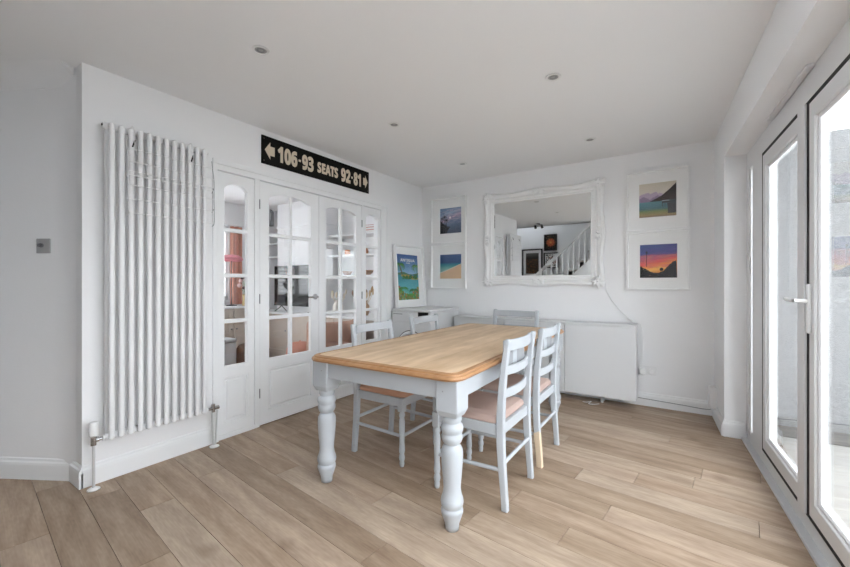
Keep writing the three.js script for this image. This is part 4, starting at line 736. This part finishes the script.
{
  const t = thing('table_lamp', 'pink shallow-shaded lamp on the cabinet under the shuttered window', 'lamp', [-5.52, 0.8205, -3.17]); 
  obj('base', [lathe([[0, 0], [0.07, 0], [0.072, 0.012], [0.012, 0.022], [0, 0.022]], 22)], mat.dark, t); obj('stem', [rod([0, 0.015, 0], [0, 0.7, 0], 0.006, 8)], mat.dark, t);
  obj('shade', [lathe([[0.008, 0.76], [0.09, 0.75], [0.145, 0.718], [0.16, 0.683], [0.135, 0.66], [0.131, 0.664], [0.153, 0.684], [0.14, 0.713], [0.09, 0.743], [0.008, 0.753]], 40)], P({ color: 0xec9ba5, roughness: 0.8, transmission: 0.3, thickness: 0 }), t);
}
{
  const t = thing('flower_vase', 'vase of pink and white flowers below the pink lamp', 'vase', [-5.42, 0.8205, -3.33]);
  obj('vase', [lathe([[0, 0], [0.045, 0], [0.05, 0.02], [0.04, 0.1], [0.05, 0.17], [0.047, 0.17], [0.037, 0.1], [0, 0.02]], 20)], M({ color: 0xc9ac74, roughness: 0.35 }), t);
  for (let k = 0; k < 16; k++) { const a = k * 2.4, l = 0.02 + 0.075 * rnd(), y = 0.26 + 0.2 * rnd(), f = obj('stem', [tube([[0, 0.15, 0], [l * Math.cos(a) * 0.4, y * 0.7, l * Math.sin(a) * 0.4], [l * Math.cos(a), y, l * Math.sin(a)]], 0.002, 8, 5)], M({ color: 0x7d9a6a, roughness: 0.8 }), t); obj('flower', [moved(new THREE.IcosahedronGeometry(0.02 + 0.014 * rnd(), 1), l * Math.cos(a), y, l * Math.sin(a))], M({ color: [0xe58f9a, 0xf3d3d0, 0xf0e6e0, 0x5a3a3e][k % 4], roughness: 0.9 }), f); }
}
{
  const t = thing('pendant_lamp', 'dark grey cylinder pendant lamp in the living room', 'lamp', [-4.5, H, -3.09]); const m = M({ color: 0x6f7072, roughness: 0.5 });
  obj('ceiling_rose', [rod([0, -0.02, 0], [0, 0, 0], 0.045, 20)], m, t); obj('flex', [rod([0, -0.28, 0], [0, -0.02, 0], 0.003, 6)], m, t);
  obj('shade', [lathe([[0.012, -0.27], [0.04, -0.28], [0.062, -0.31], [0.066, -0.36], [0.066, -0.49], [0.062, -0.49], [0.062, -0.36], [0.036, -0.288], [0.012, -0.278]], 28)], m, t);
}

// ---------------------------------------------------------------- stairs and picture wall behind the camera, seen in the mirror
{
  const t = setting('staircase', 'white painted staircase with balusters and handrail', 'staircase', [0, 0, 0]);
  const zf = 0.3, rail = (x) => 1.365 + (x + 2.71) * 0.93, x0 = -3.4, x1 = -0.55, bar = (dy0, dy1, z0, z1) => { const s = poly([[x0, rail(x0) + dy0], [x1, rail(x1) + dy0], [x1, rail(x1) + dy1], [x0, rail(x0) + dy1]]); return moved(extr(s, z1 - z0, 0.004), 0, 0, z0); };
  obj('handrail', [bar(-0.075, 0, zf - 0.035, zf + 0.035)], mat.gloss, t);
  obj('string_board', [bar(-1.0, -0.76, zf - 0.02, zf + 0.02)], mat.gloss, t);
  obj('spandrel_panel', [moved(extr(poly([[x0, 0], [0.52, 0], [0.52, 2.4], [-0.63, 2.4], [x0, Math.max(0.02, rail(x0) - 0.98)]]), 0.03), 0, 0, zf - 0.012)], mat.wall, t);
  for (let x = x0 + 0.06; x < x1 - 0.03; x += 0.1155) obj('baluster', [rb(x - 0.015, x + 0.015, rail(x) - 0.79, rail(x) - 0.04, zf - 0.015, zf + 0.015, 0.003)], mat.gloss, t);
  obj('newel_post', [rb(x0 - 0.08, x0 + 0.01, 0, rail(x0) + 0.06, zf - 0.045, zf + 0.045, 0.006)], mat.gloss, t);
  for (let k = 0; k < 13; k++) { const x = x0 + 0.02 + k * 0.215; obj('step', [rb(x, x + 0.25, 0.2 * k + 0.16, 0.2 * k + 0.2, zf + 0.02, 1.249, 0.008), bx(x + 0.012, x + 0.03, 0.2 * k, 0.2 * k + 0.165, zf + 0.02, 1.249)], M({ color: 0xb9b3ab, roughness: 0.9 }), t); }
}
const gw = 1.249, blackFrame = M({ color: 0x151313, roughness: 0.5 });
framedPicture('large black framed picture with dark autumn foliage, seen in the mirror', 'autumn', 0.52, 0.72, [-3.16, 1.24, gw], Math.PI, { frame: blackFrame, fw: 0.03, print: [0, 0.36, 0.33, 0.52], glazed: false, res: 256 });
framedPicture('black framed picture of a red flower wheel, seen in the mirror', 'wheel', 0.31, 0.4, [-2.7, 1.9, gw], Math.PI, { frame: blackFrame, fw: 0.022, print: [0, 0.2, 0.27, 0.36], glazed: false, res: 256 });
framedPicture('black framed picture of black, white and red blocks, seen in the mirror', 'blocks', 0.35, 0.37, [-2.69, 1.48, gw], Math.PI, { frame: blackFrame, fw: 0.022, print: [0, 0.185, 0.27, 0.28], glazed: false, res: 256 });
framedPicture('dark framed red picture half hidden by the radiator wall in the mirror', 'wheel', 0.3, 0.5, [-3.64, 1.46, gw], Math.PI, { frame: blackFrame, fw: 0.03, print: [0, 0.25, 0.22, 0.42], glazed: false, res: 256 });
{
  const t = thing('ceiling_spotlight', 'small dark ceiling spotlight, seen in the mirror', 'spotlight', [-2.57, H, -0.12]);
  obj('mount', [rod([0, -0.02, 0], [0, 0, 0], 0.04, 18)], mat.steel, t); obj('bar', [rod([-0.09, -0.035, 0], [0.09, -0.035, 0], 0.009, 10), rod([0, -0.04, 0], [0, -0.015, 0], 0.008, 8)], mat.steel, t);
  for (const x of [-0.07, 0.07]) obj('spot_head', [rod([x, -0.045, 0], [x + 0.01, -0.11, 0.02], 0.026, 14)], mat.dark, t);
}

// ---------------------------------------------------------------- hand over
scene.traverse((o) => { if (o.isMesh) { o.castShadow = true; o.receiveShadow = true; } });
renderer.render(scene, camera);
